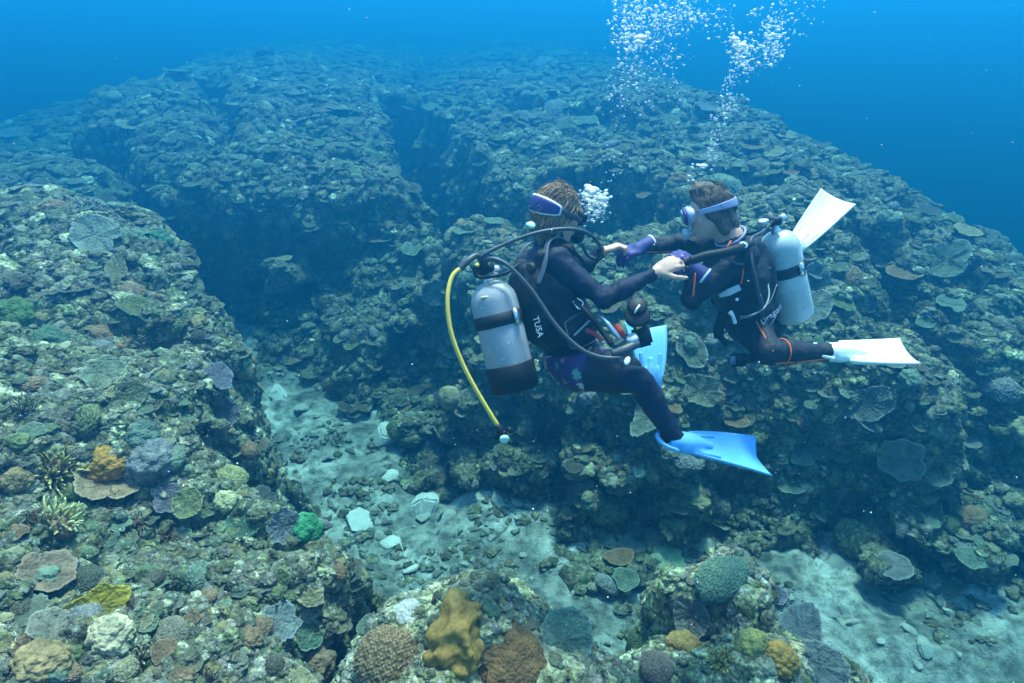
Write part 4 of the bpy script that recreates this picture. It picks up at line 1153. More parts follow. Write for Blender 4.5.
def build_right():
    global ORIGIN
    O = at(750, 330, 3.42); ORIGIN = O.copy()
    root = thing('person', O, 'diver with dark brown hair, black orange-seamed wetsuit and white fins', 'person', 'scuba divers over the reef')
    pel, wai, che, nb = at(748, 322, 3.43), at(742, 300, 3.36), at(735, 272, 3.27), at(731, 240, 3.20)
    up = (nb - pel).normalized(); f = vdir(-.93, -.28, -.1); f = (f - up * f.dot(up)).normalized(); r = f.cross(up)
    ls, rs = at(744, 255, 3.05), at(712, 244, 3.36)
    le, lw = at(692, 299, 3.08), at(695, 270, 3.06)
    re, rw = at(675, 244, 3.40), at(643, 247, 3.40)
    lh, rh = at(750, 326, 3.36), at(762, 330, 3.50)
    lk, la = at(769, 352, 3.14), at(824, 352, 3.26)
    rk, ra = at(784, 306, 3.78), at(785, 258, 3.93)
    hc = at(711, 213, 3.17); hf = vdir(-.96, .20, -.18); hu = vdir(-.10, -.22, .97)
    S = Solid(*bounds([pel, che, rs, ls, le, lw, rw, rk, ra, la, lk, hc, at(620, 255, 3.4)]), .0065)
    S.ell(pel, (r, f, up), (.155, .115, .125), .04); S.ell(wai, (r, f, up), (.135, .105, .14), .05); S.ell(che, (r, f, up), (.160, .115, .155), .05)
    S.cone(che + up * .10 + r * .09, rs, .075, .062, .05); S.cone(che + up * .10 - r * .09, ls, .075, .062, .05); S.cone(che + up * .1, nb, .10, .064, .05)
    for a, b, c in ((ls, le, lw), (rs, re, rw)):
        S.cone(a, b, .062, .048, .03); S.cone(b, b + (c - b) * .45, .049, .046, .02); S.cone(b + (c - b) * .4, c, .046, .033, .02)
    for a, b, c in ((lh, lk, la), (rh, rk, ra)):
        S.cone(a, b, .102, .066, .05); S.cone(b, b + (c - b) * .4, .064, .062, .02); S.cone(b + (c - b) * .35, c, .061, .042, .02)
    toe = (at(880, 353, 3.36) - la).normalized(); S.cone(la, la + toe * .15, .042, .028, .03)
    rtoe = (at(833, 203, 4.0) - ra).normalized(); S.cone(ra, ra + rtoe * .15, .042, .028, .03)
    head(S, hc, hf, hu, 1, nb + up * .02, 1, 1.04)
    # bare hands inside the gloves
    hd = (at(682, 260, 3.07) - lw).normalized(); hand(S, lw, hd, vdir(-.3, -.8, .5), -1, 1, (.5, .7, .5), .05, .92)
    rhd = (at(614, 258, 3.37) - rw).normalized(); hand(S, rw, rhd, vdir(-.1, -.6, .8), 1, 1, (.45, .6, .5), .05, .92)
    for j, (a_, c_), am in ((re, (rs, rw), .007), (le, (ls, lw), .007), (rk, (rh, ra), .008), (lk, (lh, la), .008)):
        S.crease(j, c_ - a_, am, .030, .10, 1); S.crease(a_ + (j - a_) * .45, j - a_, .004, .04, .10, 2); S.crease(j + (c_ - j) * .75, c_ - j, .005, .022, .06, 4)
    S.crease(wai, up, .006, .04, .16, 3)
    S.wrinkle(.0045, .042, 24, (0,)); S.wrinkle(.007, .11, 29, (0,))
    put('body', S.mesh('body'), [M_suit2, M_skin], root)
    for W, d_, b_, sd in ((lw, hd, vdir(-.3, -.8, .5), -1), (rw, rhd, vdir(-.1, -.6, .8), 1)):
        g = Solid(*bounds([W, W + d_ * .2], .1), .0045)
        hand(g, W, d_, b_, sd, 0, (.5, .7, .5) if sd < 0 else (.45, .6, .5), .05, 1.04, 1.22, .009)
        g.cone(W - d_ * .045, W + d_ * .03, .046, .036, .015)
        gl = put('glove', g.mesh('glove'), M_purple, root)
        put('cuff', lathe_mesh('cuff', W - d_ * .050 - d_ * .01, d_, b_, [(.044, 0), (.050, .003), (.050, .009), (.044, .012)], 24), M_white, gl)
    k = 1.04; hf_ = hf; hu_ = (hu - hf * hu.dot(hf)).normalized(); hr = hf_.cross(hu_)
    Hh = Solid(*bounds([hc], .26), .006)
    Hh.ell(hc + hu_ * .030 - hf_ * .006, (hr, hf_, hu_), (.085 * k, .106 * k, .104 * k), .02); Hh.clip(hc + hf_ * .050 + hu_ * .02, hf_ * .88 - hu_ * .40)
    Hh.ell(hc - hf_ * .066 - hu_ * .045, (hr, hf_, hu_), (.068, .052, .070), .03)
    Hh.ell(hc + hu_ * .125 + hf_ * .030, (hr, hf_, hu_), (.045, .060, .030), .04); Hh.cone(hc + hu_ * .13 + hf_ * .04, hc + hu_ * .165 + hf_ * .055, .022, .008, .03)
    Hh.cone(hc - hf_ * .08 - hu_ * .07, hc - hf_ * .095 - hu_ * .150, .040, .016, .03)
    Hh.wrinkle(.004, .022, 36); Hh.wrinkle(.007, .05, 32)
    Hh.cone(hc - hr * .072 - hu_ * .01 - hf_ * .01, hc - hr * .062 - hu_ * .10 - hf_ * .045, .026, .022, .03); Hh.cone(hc + hr * .072 - hu_ * .01 - hf_ * .01, hc + hr * .062 - hu_ * .10 - hf_ * .045, .026, .022, .03)
    hair = put('hair', Hh.mesh('hair'), M_hair_brown, root)
    put('lock', strands('lock', hc + hu_ * .030 - hf_ * .006, hf_, hu_, (.086 * k, .106 * k, .104 * k), 480, 7, lambda y, z: y < .35 + .5 * z, lambda n, a, b, c_: (c_ * .6 + b * .3 if n.z > .55 else -c_ * .8) - b * .45, .065, .007), M_hair_brown, hair)
    mk = Solid(*bounds([hc + hf_ * .1], .15), .0045)
    mk.ell(hc + hf_ * .098 * k + hu_ * .014, (hr, hf_, hu_), (.077, .036, .047), .01); mk.ell(hc + hf_ * .122 * k - hu_ * .022, (hr, hf_, hu_), (.022, .022, .030), .01); mk.clip(hc + hf_ * .122 + hu_ * .01, hf_); mk.clip(hc + hf_ * .070, -hf_)
    mask = put('mask', mk.mesh('mask'), mat('white_silicone', (.55, .55, .64), .5), root)
    fr = Solid(*bounds([hc + hf_ * .13], .12), .0045)
    fr.ell(hc + hf_ * .130 + hu_ * .014, (hr, hf_, hu_), (.079, .015, .045), .01); fr.clip(hc + hf_ * .138, hf_)
    put('mask_frame', fr.mesh('mask_frame'), M_purple, mask)
    put('lens', lathe_mesh('lens', hc + hf_ * .1385 + hu_ * .014, hf_, hr, [(.058, 0), (.056, .005), (.02, .006)], 28, .58), M_glass, mask)
    rad = (.092 * k, .109 * k, .130 * k)
    put('strap', head_shell('strap', hc + hu_ * .022, hf, hu, rad, R(-58), R(-300), lambda t: -.002 + .012 * math.sin(math.pi * t), lambda t: .0125 + .010 * math.sin(math.pi * t) ** 2, .010), M_lilac, mask)
    ss = rmouth = hc + hf_ * .135 - hu_ * .078
    # seams
    def seam(pts, rr=.0042): put('seam', tube_mesh('seam', pts, rr, 6), M_orange, root)
    n = vdir(0, -1, .1)
    def off(p, d, q): return p + Vector(d).normalized() * q
    sh = (la - lk).normalized(); dn = vdir(0, -.62, -.78); dn = (dn - sh * dn.dot(sh)).normalized()
    seam([off(lk + sh * .005, dn, .068), off(lk + (la - lk) * .25, dn, .065), off(lk + (la - lk) * .5, dn, .060), off(lk + (la - lk) * .8, dn, .050), off(la, dn, .045)])
    cr = sh.cross(dn); q = lk + sh * .075
    seam([q + (dn * math.cos(a) + cr * math.sin(a)) * .0665 for a in [R(x) for x in range(-20, 181, 20)]] if cr.dot(VZ_) > 0 else [q + (dn * math.cos(a) - cr * math.sin(a)) * .0665 for a in [R(x) for x in range(-20, 181, 20)]])
    td = (lk - lh).normalized(); o_ = (VY_ * -1); o_ = (o_ - td * o_.dot(td)).normalized()
    seam([off(lh + td * .02, o_ - VX_ * .1, .104), off(lh + (lk - lh) * .4, o_ - VX_ * .2, .092), off(lh + (lk - lh) * .8, o_ - VX_ * .25, .075), off(lk + sh * .005, o_ - VX_ * .3 + dn, .070)])
    ad = (rw - re).normalized(); dd = vdir(0, -.55, -.83); dd = (dd - ad * dd.dot(ad)).normalized()
    seam([off(re, dd, .050), off(re + (rw - re) * .4, dd, .048), off(re + (rw - re) * .8, dd, .040), off(rw, dd, .034)])
    ad = (lw - le).normalized(); dd = vdir(-.2, -1, 0); dd = (dd - ad * dd.dot(ad)).normalized()
    seam([off(le + (lw - le) * .1, dd, .050), off(le + (lw - le) * .5, dd, .048), off(le + (lw - le) * .9, dd, .038)])
    col = nb + up * .022
    put('collar', tube_mesh('collar', [col + (f * math.cos(a) + r * math.sin(a)) * .075 + up * (-.018 * math.cos(a)) for a in [R(x) for x in range(-180, 181, 30)]], .0065, 8), M_lilac, root)
    fd2 = (at(905, 353, 3.30) - la).normalized()
    make_fin(root, la + fd2 * -.02, fd2, vdir(.02, -.64, .77), .485, .100, M_fin_white, bend=.015, w_start=.075, trail=-.002)
    make_fin(root, ra + rtoe * -.02, rtoe, vdir(-.30, -.85, .42), .565, .118, M_fin_white, bend=.01, w_start=.055, trail=.004)

    # ---------------- scuba set
    ORIGIN = at(780, 280, 3.35)
    kit = thing('scuba_set', ORIGIN, 'pale scuba tank with a white domed top and black vest on the dark-haired diver', 'scuba gear', 'scuba sets worn by the divers')
    tank, fs, (tx, ty, tz) = make_tank(kit, at(776, 231, 3.27), at(795, 318, 3.47), .102, M_tank_r, vdir(.35, -.92, 0), False, .40)
    G = Solid(*bounds([pel, che, rs, ls, at(770, 290, 3.35)], .22), .008); back = -f
    G.ell(wai, (r, f, up), (.165, .138, .16), .05); G.ell(che, (r, f, up), (.190, .154, .170), .05)
    G.ell(che + back * .125 - up * .05, (r, f, up), (.125, .070, .200), .03)
    G.ell(wai - r * .115 - up * .02, (r, f, up), (.060, .105, .105), .03); G.ell(wai + r * .115 - up * .02, (r, f, up), (.060, .105, .105), .03)
    for s in (-1, 1): G.cone(che + up * .13 + r * .085 * s + back * .06, che + up * .145 + r * .10 * s + f * .06, .05, .042, .03)
    G.clip(pel + up * .06, -up)
    D0 = Solid(*bounds([pel, che, rs, ls, at(770, 290, 3.35)], .22), .008)
    D0.cone(ls, le, .068, .05, .01); D0.cone(rs, re, .068, .05, .01); D0.ell(hc, (r, f, up), (.12, .13, .13), .01); D0.cone(hc, nb, .07, .075, .01)
    G.cut(D0.D, .010); G.wrinkle(.006, .05, 52); G.wrinkle(.008, .11, 54)
    vest = put('vest', G.mesh('vest'), M_vest, kit)
    L_ = -r
    bl = wai + L_ * .176 - up * .02
    for dy, wv in ((.055, .08), (-.062, .09)):
        put('belt_edge', tube_mesh('belt_edge', [bl + f * .115 + up * (dy - .045) - L_ * .045, bl + f * .05 + up * (dy - .03) + L_ * .004, bl - f * .04 + up * dy + L_ * .004, bl - f * .12 + up * (dy + .05) - L_ * .03], .0024, 6), mat('silver_piping', (.24, .24, .27), .5), vest)
    put('logo', text_mesh('logo', 'Dragor', .046, bl - f * .020 - up * .004 + L_ * .030, (-f * .97 + up * .22), up), mat('pale_print', (.62, .62, .68), .5), vest)
    put('pull_tab', tube_mesh('pull_tab', [at(719, 296, 3.10), at(729, 292, 3.07), at(740, 287, 3.06)], [.010, .018, .016], 10, flat=VY_), mat('pale_plastic', (.55, .58, .62), .4), vest)
    put('clip', tube_mesh('clip', [at(730, 312, 3.13), at(733, 316, 3.12), at(735, 323, 3.14)], [.013, .008, .010], 8), M_white, vest)
    put('snap', lathe_mesh('snap', at(737, 299.5, 3.075), vdir(-.2, -.95, .1), VX_, [(.008, 0), (.008, .004), (.004, .006)], 12), M_white, vest)
    put('strap_seam', tube_mesh('strap_seam', [at(743, 262, 3.03), at(743, 272, 3.02), at(741, 284, 3.04)], .004, 6), M_orange, vest)
    put('strap_seam', tube_mesh('strap_seam', [at(731, 241, 3.07), at(728.5, 245, 3.06), at(727, 249, 3.06)], .005, 6), M_orange, vest)
    put('dump_valve', lathe_mesh('dump_valve', at(743, 246, 2.98), vdir(-.1, -.8, .6), VX_, [(.022, 0), (.023, .008), (.018, .012), (.006, .015)], 18), M_metal, vest)
    put('corrugated_hose', tube_mesh('corrugated_hose', [at(752, 244, 3.02), at(738, 249, 2.97), at(722, 253, 2.95), at(706, 256, 2.95), at(690, 261, 2.96)], [.020, .024, .022, .023, .021], 14, 10, rings=.08), M_rubber, kit)
    put('inflator', join_meshes('inflator', [box_mesh('i', at(685, 262, 2.97), (vdir(1, 0, -.2), VZ_, VY_), (.020, .018, .016), .006), lathe_mesh('i', at(687, 267, 2.95), vdir(0, -.5, -.85), VX_, [(.010, 0), (.012, .01), (.010, .02)], 12)]), M_rubber, kit)
    put('inflator_button', lathe_mesh('inflator_button', at(682, 257, 2.945), vdir(-.2, -.8, .55), VX_, [(.010, 0), (.011, .006), (.006, .009)], 14), mat('violet_plastic', (.18, .08, .65), .4), kit)
    put('second_stage', lathe_mesh('second_stage', rmouth - hf_ * .012, hf_, hu_, [(.016, -.03), (.018, 0), (.030, .004), (.031, .020), (.026, .028), (.010, .031)], 24), mat('grey_regulator', (.45, .47, .50), .35), kit)
    put('regulator_hose', tube_mesh('regulator_hose', [fs, at(770, 224, 3.2), at(758, 232, 3.3), at(735, 236, 3.42), at(705, 240, 3.42), at(690, 242, 3.28), rmouth + hf_ * .01 + hr * .03], .010, 10), M_rubber, kit)
    put('gauge_hose', tube_mesh('gauge_hose', [fs, at(762, 232, 3.10), at(751, 240, 3.02), at(752, 262, 2.98), at(757, 285, 3.0), at(762, 305, 3.08), at(762, 320, 3.2)], .0085, 10), M_hose, kit)
    put('low_hose', tube_mesh('low_hose', [at(752, 262, 3.04), at(738, 264, 2.98), at(725, 258, 2.96), at(706, 258, 2.97)], .007, 8), M_hose, kit)
    put('side_hose', tube_mesh('side_hose', [at(768, 284, 3.16), at(769, 296, 3.12), at(764, 308, 3.08), at(752, 315, 3.06), at(740, 317, 3.10)], .0045, 8), mat('pale_hose', (.20, .21, .24), .5), kit)
    put('pressure_gauge', join_meshes('pressure_gauge', [lathe_mesh('p', at(763, 223, 3.14), vdir(-.1, -.75, .66), vdir(1, 0, .3), [(.026, 0), (.029, .004), (.029, .014), (.022, .018)], 24, .6)]), M_metal, kit)
    hg = put('hanging_console', join_meshes('hanging_console', [tube_mesh('h', [at(724, 312, 3.2), at(719, 328, 3.22), at(719, 338, 3.24)], .026, 8, flat=VY_), tube_mesh('h', [at(719, 336, 3.24), at(724, 341, 3.24), at(727, 345, 3.24)], .016, 8)]), M_rubber, kit)
    wg = put('wrist_gauge', join_meshes('wrist_gauge', [box_mesh('w', at(738, 360, 3.22), (vdir(1, 0, .1), VZ_, VY_), (.050, .034, .026), .014), tube_mesh('w', [at(742, 360, 3.22), at(754, 358, 3.2), at(764, 356, 3.2)], [.026, .02, .018], 8)]), M_rubber, kit)
    put('screen', box_mesh('screen', at(732.5, 360.5, 3.19), (vdir(1, 0, .1), VZ_, VY_), (.016, .022, .006), .003), mat('gauge_screen', (.10, .16, .28), .3), wg)
build_left()
build_right()
# ------------------------------------------------------------------ corals told apart one by one
_cm = {}
def tinted(kind, col, rim=None):
    key = (kind, col)
    if key not in _cm:
        nm = {'plate': 'plate', 'boulder': 'boulder', 'finger': 'branching', 'cushion': 'cushion'}[kind] + '_coral_colour'
        pale = tuple(min(.8, x * 2.4 + .06) for x in col)
        _cm[key] = coral_mat(nm, [col], rim=(rim or pale) if kind == 'plate' else None, tips=pale if kind in ('finger', 'cushion') else None,
                             vein={'plate': 55, 'boulder': 60}.get(kind), bump=(50, .7, .012))
    return _cm[key]
HERO = 100
def hero(kind, px, py, size, col, label, cat, aspect=1.0, lean=.35, face=0.25, rim=None, sink=.0, rot=None, height=1.0):
    """one colony of its own mesh; size = its width in the picture, turned into metres at the spot where it grows"""
    global HERO
    HERO += 1
    hit = sight(px, py)
    if hit is None: return None
    loc, n, dist, g = hit; s = size * (.80 if py > 555 else .9) * dist / 632 / 2
    r = np.random.default_rng(HERO)
    if kind == 'plate': me = plate_mesh(HERO, bowl=r.uniform(.06, .2), lobes=r.uniform(.07, .15), n=64, notch=r.choice([0, 0, .3]), fold=r.uniform(0, .05))
    elif kind == 'boulder': me = blob_mesh('boulder_coral', HERO, 5, .75, r.uniform(.35, .7), .25, .22, .07)
    elif kind == 'finger': me = finger_mesh(HERO, int(r.integers(24, 40)), 1.0, .8, .085, seg=7)
    else: me = cushion_mesh(HERO, r.uniform(.08, .125), 6, .45, .17)
    me.materials.append(tinted(kind, col, rim))
    name = {'plate': 'plate_coral', 'boulder': 'boulder_coral', 'finger': 'branching_coral', 'cushion': 'cushion_coral'}[kind]
    o = bpy.data.objects.new(name, me); C.objects.link(o)
    tocam = (Vector(CAM.tolist()) - loc).normalized()
    z = (n.lerp(Vector((0, 0, 1)), lean)).normalized().lerp(tocam, face).normalized()
    o.rotation_mode = 'QUATERNION'
    o.rotation_quaternion = z.to_track_quat('Z', 'Y') @ Quaternion((0, 0, 1), r.uniform(0, 6.28) if rot is None else rot)
    o.scale = (s, s * aspect, s * height)
    o.location = loc + z * s * ({'plate': .25, 'boulder': .12, 'finger': .05, 'cushion': .02}[kind] - sink)
    tag(o, label, cat)
    EXCL.append((np.array(loc[:]), s * .85))
    return o
for a in (
    ('plate', 103, 489, 54, (.26, .17, .10), 'brown lobed plate coral with a pale rim, below the small orange crust', 'plate coral'),
    ('boulder', 106, 466, 36, (.40, .19, .04), 'small orange crust coral above the brown lobed plate', 'boulder coral'),
    ('boulder', 17, 481, 22, (.26, .17, .08), 'small brown knob coral at the very edge beside the ochre branches', 'boulder coral'),
    ('finger', 52, 472, 46, (.34, .25, .08), 'ochre branching coral bush beside the orange crust', 'branching coral'),
    ('finger', 57, 521, 44, (.40, .31, .13), 'pale ochre antler-like branching coral above the big brown plate', 'branching coral'),
    ('plate', 45, 578, 50, (.20, .13, .085), 'big russet plate coral above the grey-brown rimmed plate', 'plate coral'),
    ('cushion', 84, 582, 36, (.055, .055, .035), 'dark olive cushion coral between the russet plate and the mustard one', 'cushion coral'),
    ('plate', 96, 608, 40, (.28, .20, .02), 'mustard yellow upright plate coral', 'plate coral', 1.3, .2, .75),
    ('plate', 53, 634, 46, (.19, .16, .12), 'grey-brown round plate coral with a clear pale rim near the lower left corner', 'plate coral'),
    ('plate', 19, 618, 46, (.13, .13, .09), 'olive whorled plate coral left of the rimmed plate', 'plate coral'),
    ('boulder', 40, 664, 44, (.34, .21, .10), 'orange-brown lumpy coral in the lower left corner', 'boulder coral'),
    ('boulder', 110, 636, 38, (.52, .40, .25), 'cream and orange lumpy coral below the mustard plate', 'boulder coral'),
    ('cushion', 170, 637, 40, (.15, .12, .08), 'brown cushion coral with pale tips right of the cream lumps', 'cushion coral'),
    ('plate', 143, 622, 26, (.12, .13, .08), 'small green plate coral above the pale-tipped cushion', 'plate coral'),
    ('cushion', 230, 477, 32, (.22, .19, .08), 'yellow-tipped round cushion coral on the left slope', 'cushion coral'),
    ('boulder', 150, 462, 42, (.20, .185, .18), 'purple-grey boulder coral right of the orange crust', 'boulder coral'),
    ('boulder', 143, 437, 30, (.13, .16, .12), 'grey-green boulder coral above the purple-grey one', 'boulder coral'),
    ('plate', 226, 413, 26, (.14, .12, .13), 'small mauve plate coral on the left slope above the yellow-tipped cushion', 'plate coral'),
    ('plate', 170, 500, 28, (.13, .11, .12), 'mauve plate coral beside a yellow-green one', 'plate coral'),
    ('plate', 189, 505, 30, (.15, .15, .07), 'yellow-green plate coral touching a mauve plate', 'plate coral'),
    ('boulder', 226, 502, 24, (.50, .42, .22), 'cream knobbly coral below the yellow-tipped cushion', 'boulder coral'),
    ('plate', 246, 524, 34, (.07, .11, .07), 'dark green plate coral with a pale scalloped edge', 'plate coral'),
    ('plate', 262, 499, 26, (.08, .075, .07), 'dark brown plate coral above the green scalloped plate', 'plate coral'),
    ('plate', 283, 526, 34, (.17, .165, .165), 'mauve-grey twin-lobed plate coral leaning on the vivid green coral', 'plate coral'),
    ('boulder', 306, 530, 34, (.06, .22, .10), 'vivid green lobed coral at the edge of the channel', 'boulder coral'),
    ('plate', 280, 623, 44, (.16, .17, .16), 'grey three-lobed plate coral low on the left reef', 'plate coral'),
    ('plate', 309, 637, 30, (.10, .15, .10), 'green scalloped plate coral right of the grey three-lobed plate', 'plate coral'),
    ('boulder', 315, 664, 40, (.22, .15, .09), 'brown lumpy boulder coral left of the pale mound', 'boulder coral'),
    ('plate', 97, 238, 42, (.20, .21, .17), 'pale oval plate coral lying flat high on the left reef', 'plate coral'),
    ('boulder', 50, 341, 26, (.10, .15, .09), 'round green boulder coral on the left reef', 'boulder coral'),
    ('boulder', 14, 318, 34, (.10, .15, .05), 'yellow-green crust coral at the edge of the left reef', 'boulder coral'),
    ('plate', 216, 378, 32, (.12, .11, .13), 'dusky mauve round plate coral near the channel edge of the left reef', 'plate coral'),
    ('plate', 130, 397, 30, (.12, .12, .07), 'olive plate coral in the middle of the left reef', 'plate coral'),
    ('plate', 105, 377, 36, (.17, .18, .12), 'pale olive plate coral beside the olive one on the left reef', 'plate coral'),
    ('plate', 118, 275, 40, (.15, .14, .08), 'long brownish plate coral below the pale oval plate', 'plate coral', .45),
    ('boulder', 160, 242, 22, (.08, .18, .10), 'small green coral near the top of the left reef', 'boulder coral'),
    # the pale mound and the rock slope
    ('plate', 563, 640, 62, (.17, .21, .14), 'large grey-green plate coral with a pale toothed rim on the mound by the sand', 'plate coral', 1.15, .1, .55),
    ('boulder', 512, 664, 96, (.16, .085, .035), 'wide brown honeycombed coral below the golden leather coral', 'boulder coral', .8, .5, 0, None, .15, None, .55),
    ('cushion', 385, 660, 70, (.16, .10, .05), 'brown cushion coral dotted with white tips left of the golden leather coral', 'cushion coral'),
    ('boulder', 405, 612, 34, (.42, .38, .34), 'pinkish white crust coral at the left shoulder of the mound', 'boulder coral', 1, .3, 0, None, .3, None, .5),
    ('boulder', 362, 632, 36, (.30, .36, .24), 'pale green crust coral on the left flank of the mound', 'boulder coral', 1, .3, 0, None, .3, None, .5),
    ('cushion', 722, 577, 62, (.11, .15, .10), 'broad grey-green cushion coral across the tall rock', 'cushion coral', .7, .3, .3, None, .15, None, .5),
    ('boulder', 668, 560, 46, (.30, .34, .20), 'pale yellow-green crust coral at the top of the tall rock', 'boulder coral', 1, .3, 0, None, .3, None, .6),
    ('plate', 690, 616, 48, (.12, .115, .10), 'dark grey plate coral on the near foot of the tall rock', 'plate coral', .8, .3, .3),
    ('plate', 803, 635, 62, (.13, .12, .13), 'wide mauve-grey plate coral at the sand side of the low rock slope', 'plate coral', .7),
    ('plate', 776, 597, 22, (.18, .13, .17), 'small pinkish-mauve plate coral high on the right of the tall rock', 'plate coral'),
    ('boulder', 683, 648, 36, (.34, .19, .06), 'orange-brown boulder coral below the dark grey plate', 'boulder coral'),
    ('boulder', 752, 645, 34, (.30, .25, .08), 'olive-yellow boulder coral between the two orange ones', 'boulder coral'),
    ('boulder', 781, 661, 34, (.44, .22, .05), 'bright orange boulder coral near the bottom edge', 'boulder coral'),
    ('cushion', 657, 668, 36, (.15, .10, .08), 'speckled brown cushion coral at the bottom of the low slope', 'cushion coral'),
    ('finger', 722, 662, 34, (.36, .24, .06), 'golden branching coral tuft on the low slope', 'branching coral'),
    ('cushion', 640, 640, 32, (.09, .11, .05), 'dark green cushion coral between mound and low slope', 'cushion coral'),
    ('plate', 820, 668, 56, (.12, .13, .12), 'dark grey-green plate coral at the lower end of the low slope', 'plate coral', .7),
    # right reef
    ('plate', 905, 458, 42, (.16, .18, .15), 'pale round plate coral standing out on the dark face of the right reef', 'plate coral', 1, .1, .4),
    ('plate', 815, 288, 46, (.17, .19, .17), 'large pale plate coral just right of the pale tank', 'plate coral', .8),
    ('plate', 812, 308, 44, (.16, .17, .14), 'large plate coral directly under the one beside the pale tank', 'plate coral', .8),
    ('plate', 690, 352, 44, (.14, .13, .09), 'brown plate coral with a white edge between the two divers', 'plate coral', .7, .5, 0, (.6, .6, .55)),
    ('plate', 652, 418, 52, (.13, .14, .10), 'plate coral with a bright rim under the near blue fin', 'plate coral', .8, .2, .3, (.5, .5, .42)),
    ('plate', 700, 392, 44, (.15, .14, .09), 'olive plate coral right of the diver in blue fins', 'plate coral', .8),
    ('plate', 870, 405, 44, (.13, .13, .11), 'grey-brown plate coral under the near white fin', 'plate coral', .8),
    ('plate', 945, 262, 42, (.14, .15, .10), 'broad plate coral on the right shoulder of the right reef', 'plate coral', .8),
    ('plate', 437, 292, 36, (.17, .18, .14), 'pale plate coral left of the trailing yellow hose', 'plate coral', .8),
): hero(*a)

# golden leather coral: a folded, lobed soft coral
def leather():
    hit = sight(458, 640); loc = hit[0]; k = hit[2] / 632 * 29
    tocam = (Vector(CAM.tolist()) - loc).normalized(); z = Vector((0, 0, 1)).lerp(tocam, .35).normalized(); x = z.cross(Vector((0, 1, 0))).normalized() * -1; y = z.cross(x)
    if x.x < 0: x = -x; y = -y
    W = lambda a, b, c: loc + (x * a + y * b + z * c) * k
    S = Solid(*bounds([loc], .36), .0075)
    yy = 1 if y.y > 0 else -1
    for a, b, c, r1 in ((-.15, .85, .55, .36), (.35, .65, .50, .30), (-.55, -.05, .35, .40), (-.15, -.45, .40, .46), (.40, -.40, .30, .38), (.05, .15, .60, .34), (-.60, -.60, .15, .36), (.70, .15, .22, .26), (.25, -.75, .15, .38)):
        S.ell(W(a, b * yy, c), ((x + z * .3).normalized(), (y - x * .2).normalized(), z), (r1 * k, r1 * 1.15 * k, r1 * .85 * k), .018)
    S.cone(W(0, 0, -.6), W(0, 0, .3), .55 * k, .6 * k, .05)
    for a, b, a2, b2 in ((-.1, .9, .1, -.1), (.6, .45, .15, .1), (-.6, -.3, 0, -.1), (.45, -.7, .1, -.15)):
        S.cone(W(a, b * yy, .70), W(a2, b2 * yy, .95), .12 * k, .13 * k, .03)
    S.wrinkle(.022, .11, 3); S.wrinkle(.010, .05, 5)
    me = S.mesh('leather_coral')
    m = mat('leather_coral_skin', (.28, .13, .02), .7, .3); t = NT(m); p = t.pos()
    t.color(t.mix(1.0, t.mix(t.noise(p, 9, 5, .7).outputs['Fac'], (.15, .075, .012), (.40, .235, .055)), t.ramp(t.noise(p, 55, 4, .7).outputs['Fac'], [(.35, (.6, .6, .6)), (.65, (1.35, 1.3, 1.2))]), 'MULTIPLY')); t.bump(t.noise(p, 160, 3, .7).outputs['Fac'], .35, .006)
    me.materials.append(m); me.transform(Matrix.Translation(-loc))
    o = mesh_obj('leather_coral', me); o.location = loc
    tag(o, 'golden brown folded leather coral on top of the pale mound', 'soft coral')
leather()

is_left = lambda c: (c[:, 0] < -1.0) & (c[:, 1] < 8.3) & (c[:, 1] < 6.4 - .35 * (c[:, 0] + 2.9))
# ------------------------------------------------------------------ repeated colonies, one object each
HUES = ('olive', 'russet', 'grey-green', 'tan', 'mauve-grey', 'dark brown')
HUE_COL = {'olive': (.11, .115, .05), 'russet': (.17, .10, .055), 'grey-green': (.12, .145, .10), 'tan': (.22, .18, .10), 'mauve-grey': (.15, .135, .125), 'dark brown': (.075, .06, .04)}
_hm = {}
def hued(me, cat, hue):
    key = (me.name, hue)
    if key not in _hm:
        c = me.copy(); kind = {'plate coral': 'plate', 'boulder coral': 'boulder', 'branching coral': 'finger', 'cushion coral': 'cushion'}[cat]
        col = HUE_COL[hue] if kind != 'boulder' else tuple(x * 1.35 for x in HUE_COL[hue])
        c.materials.clear(); c.materials.append(tinted(kind, col)); _hm[key] = c
    return _hm[key]
def place_left(x, y):
    if y < 270: return 'high on the left reef' if x > 110 else 'at the left edge high on the left reef'
    if y < 400: return 'beside the channel, upper left reef' if x > 190 else 'by the left edge of the upper left reef' if x < 90 else 'in the middle of the upper left reef'
    if y < 540: return 'beside the channel on the lower left reef' if x > 190 else 'by the left edge of the lower left reef' if x < 90 else 'in the middle of the lower left reef'
    return 'near the bottom of the left reef by the channel' if x > 190 else 'near the bottom of the left reef'
def place_right(x, y):
    if y < 110: return "at the reef's far edge under the bubbles" if x > 560 else "at the reef's far edge by the crevice"
    if y < 190: return 'above the crevice left of the divers\' heads' if x < 540 else 'behind and above the divers\' heads' if x < 780 else 'on the far right shoulder of the reef'
    if y < 330: return 'left of the grey tank' if x < 500 else 'behind the two divers' if x < 790 else 'right of the raised white fin' if x < 920 else 'by the right edge of the view'
    if y < 430: return 'beside the channel left of the grey tank' if x < 500 else 'below the fair-haired diver' if x < 650 else 'below the dark-haired diver' if x < 830 else 'below the level white fin' if x < 930 else 'by the right edge below the white fins'
    return 'on the shaded face left of the lower blue fin' if x < 640 else 'on the shaded face under the lower blue fin' if x < 790 else 'on the shaded face near the right edge'
def place_back(x, y):
    if y < 105: return 'on the far top of the back reef'
    if x > 330: return 'on the back reef beside the crevice'
    return 'on the back reef near its left end' if x < 190 else 'on the brow of the back reef over the dark hollow'
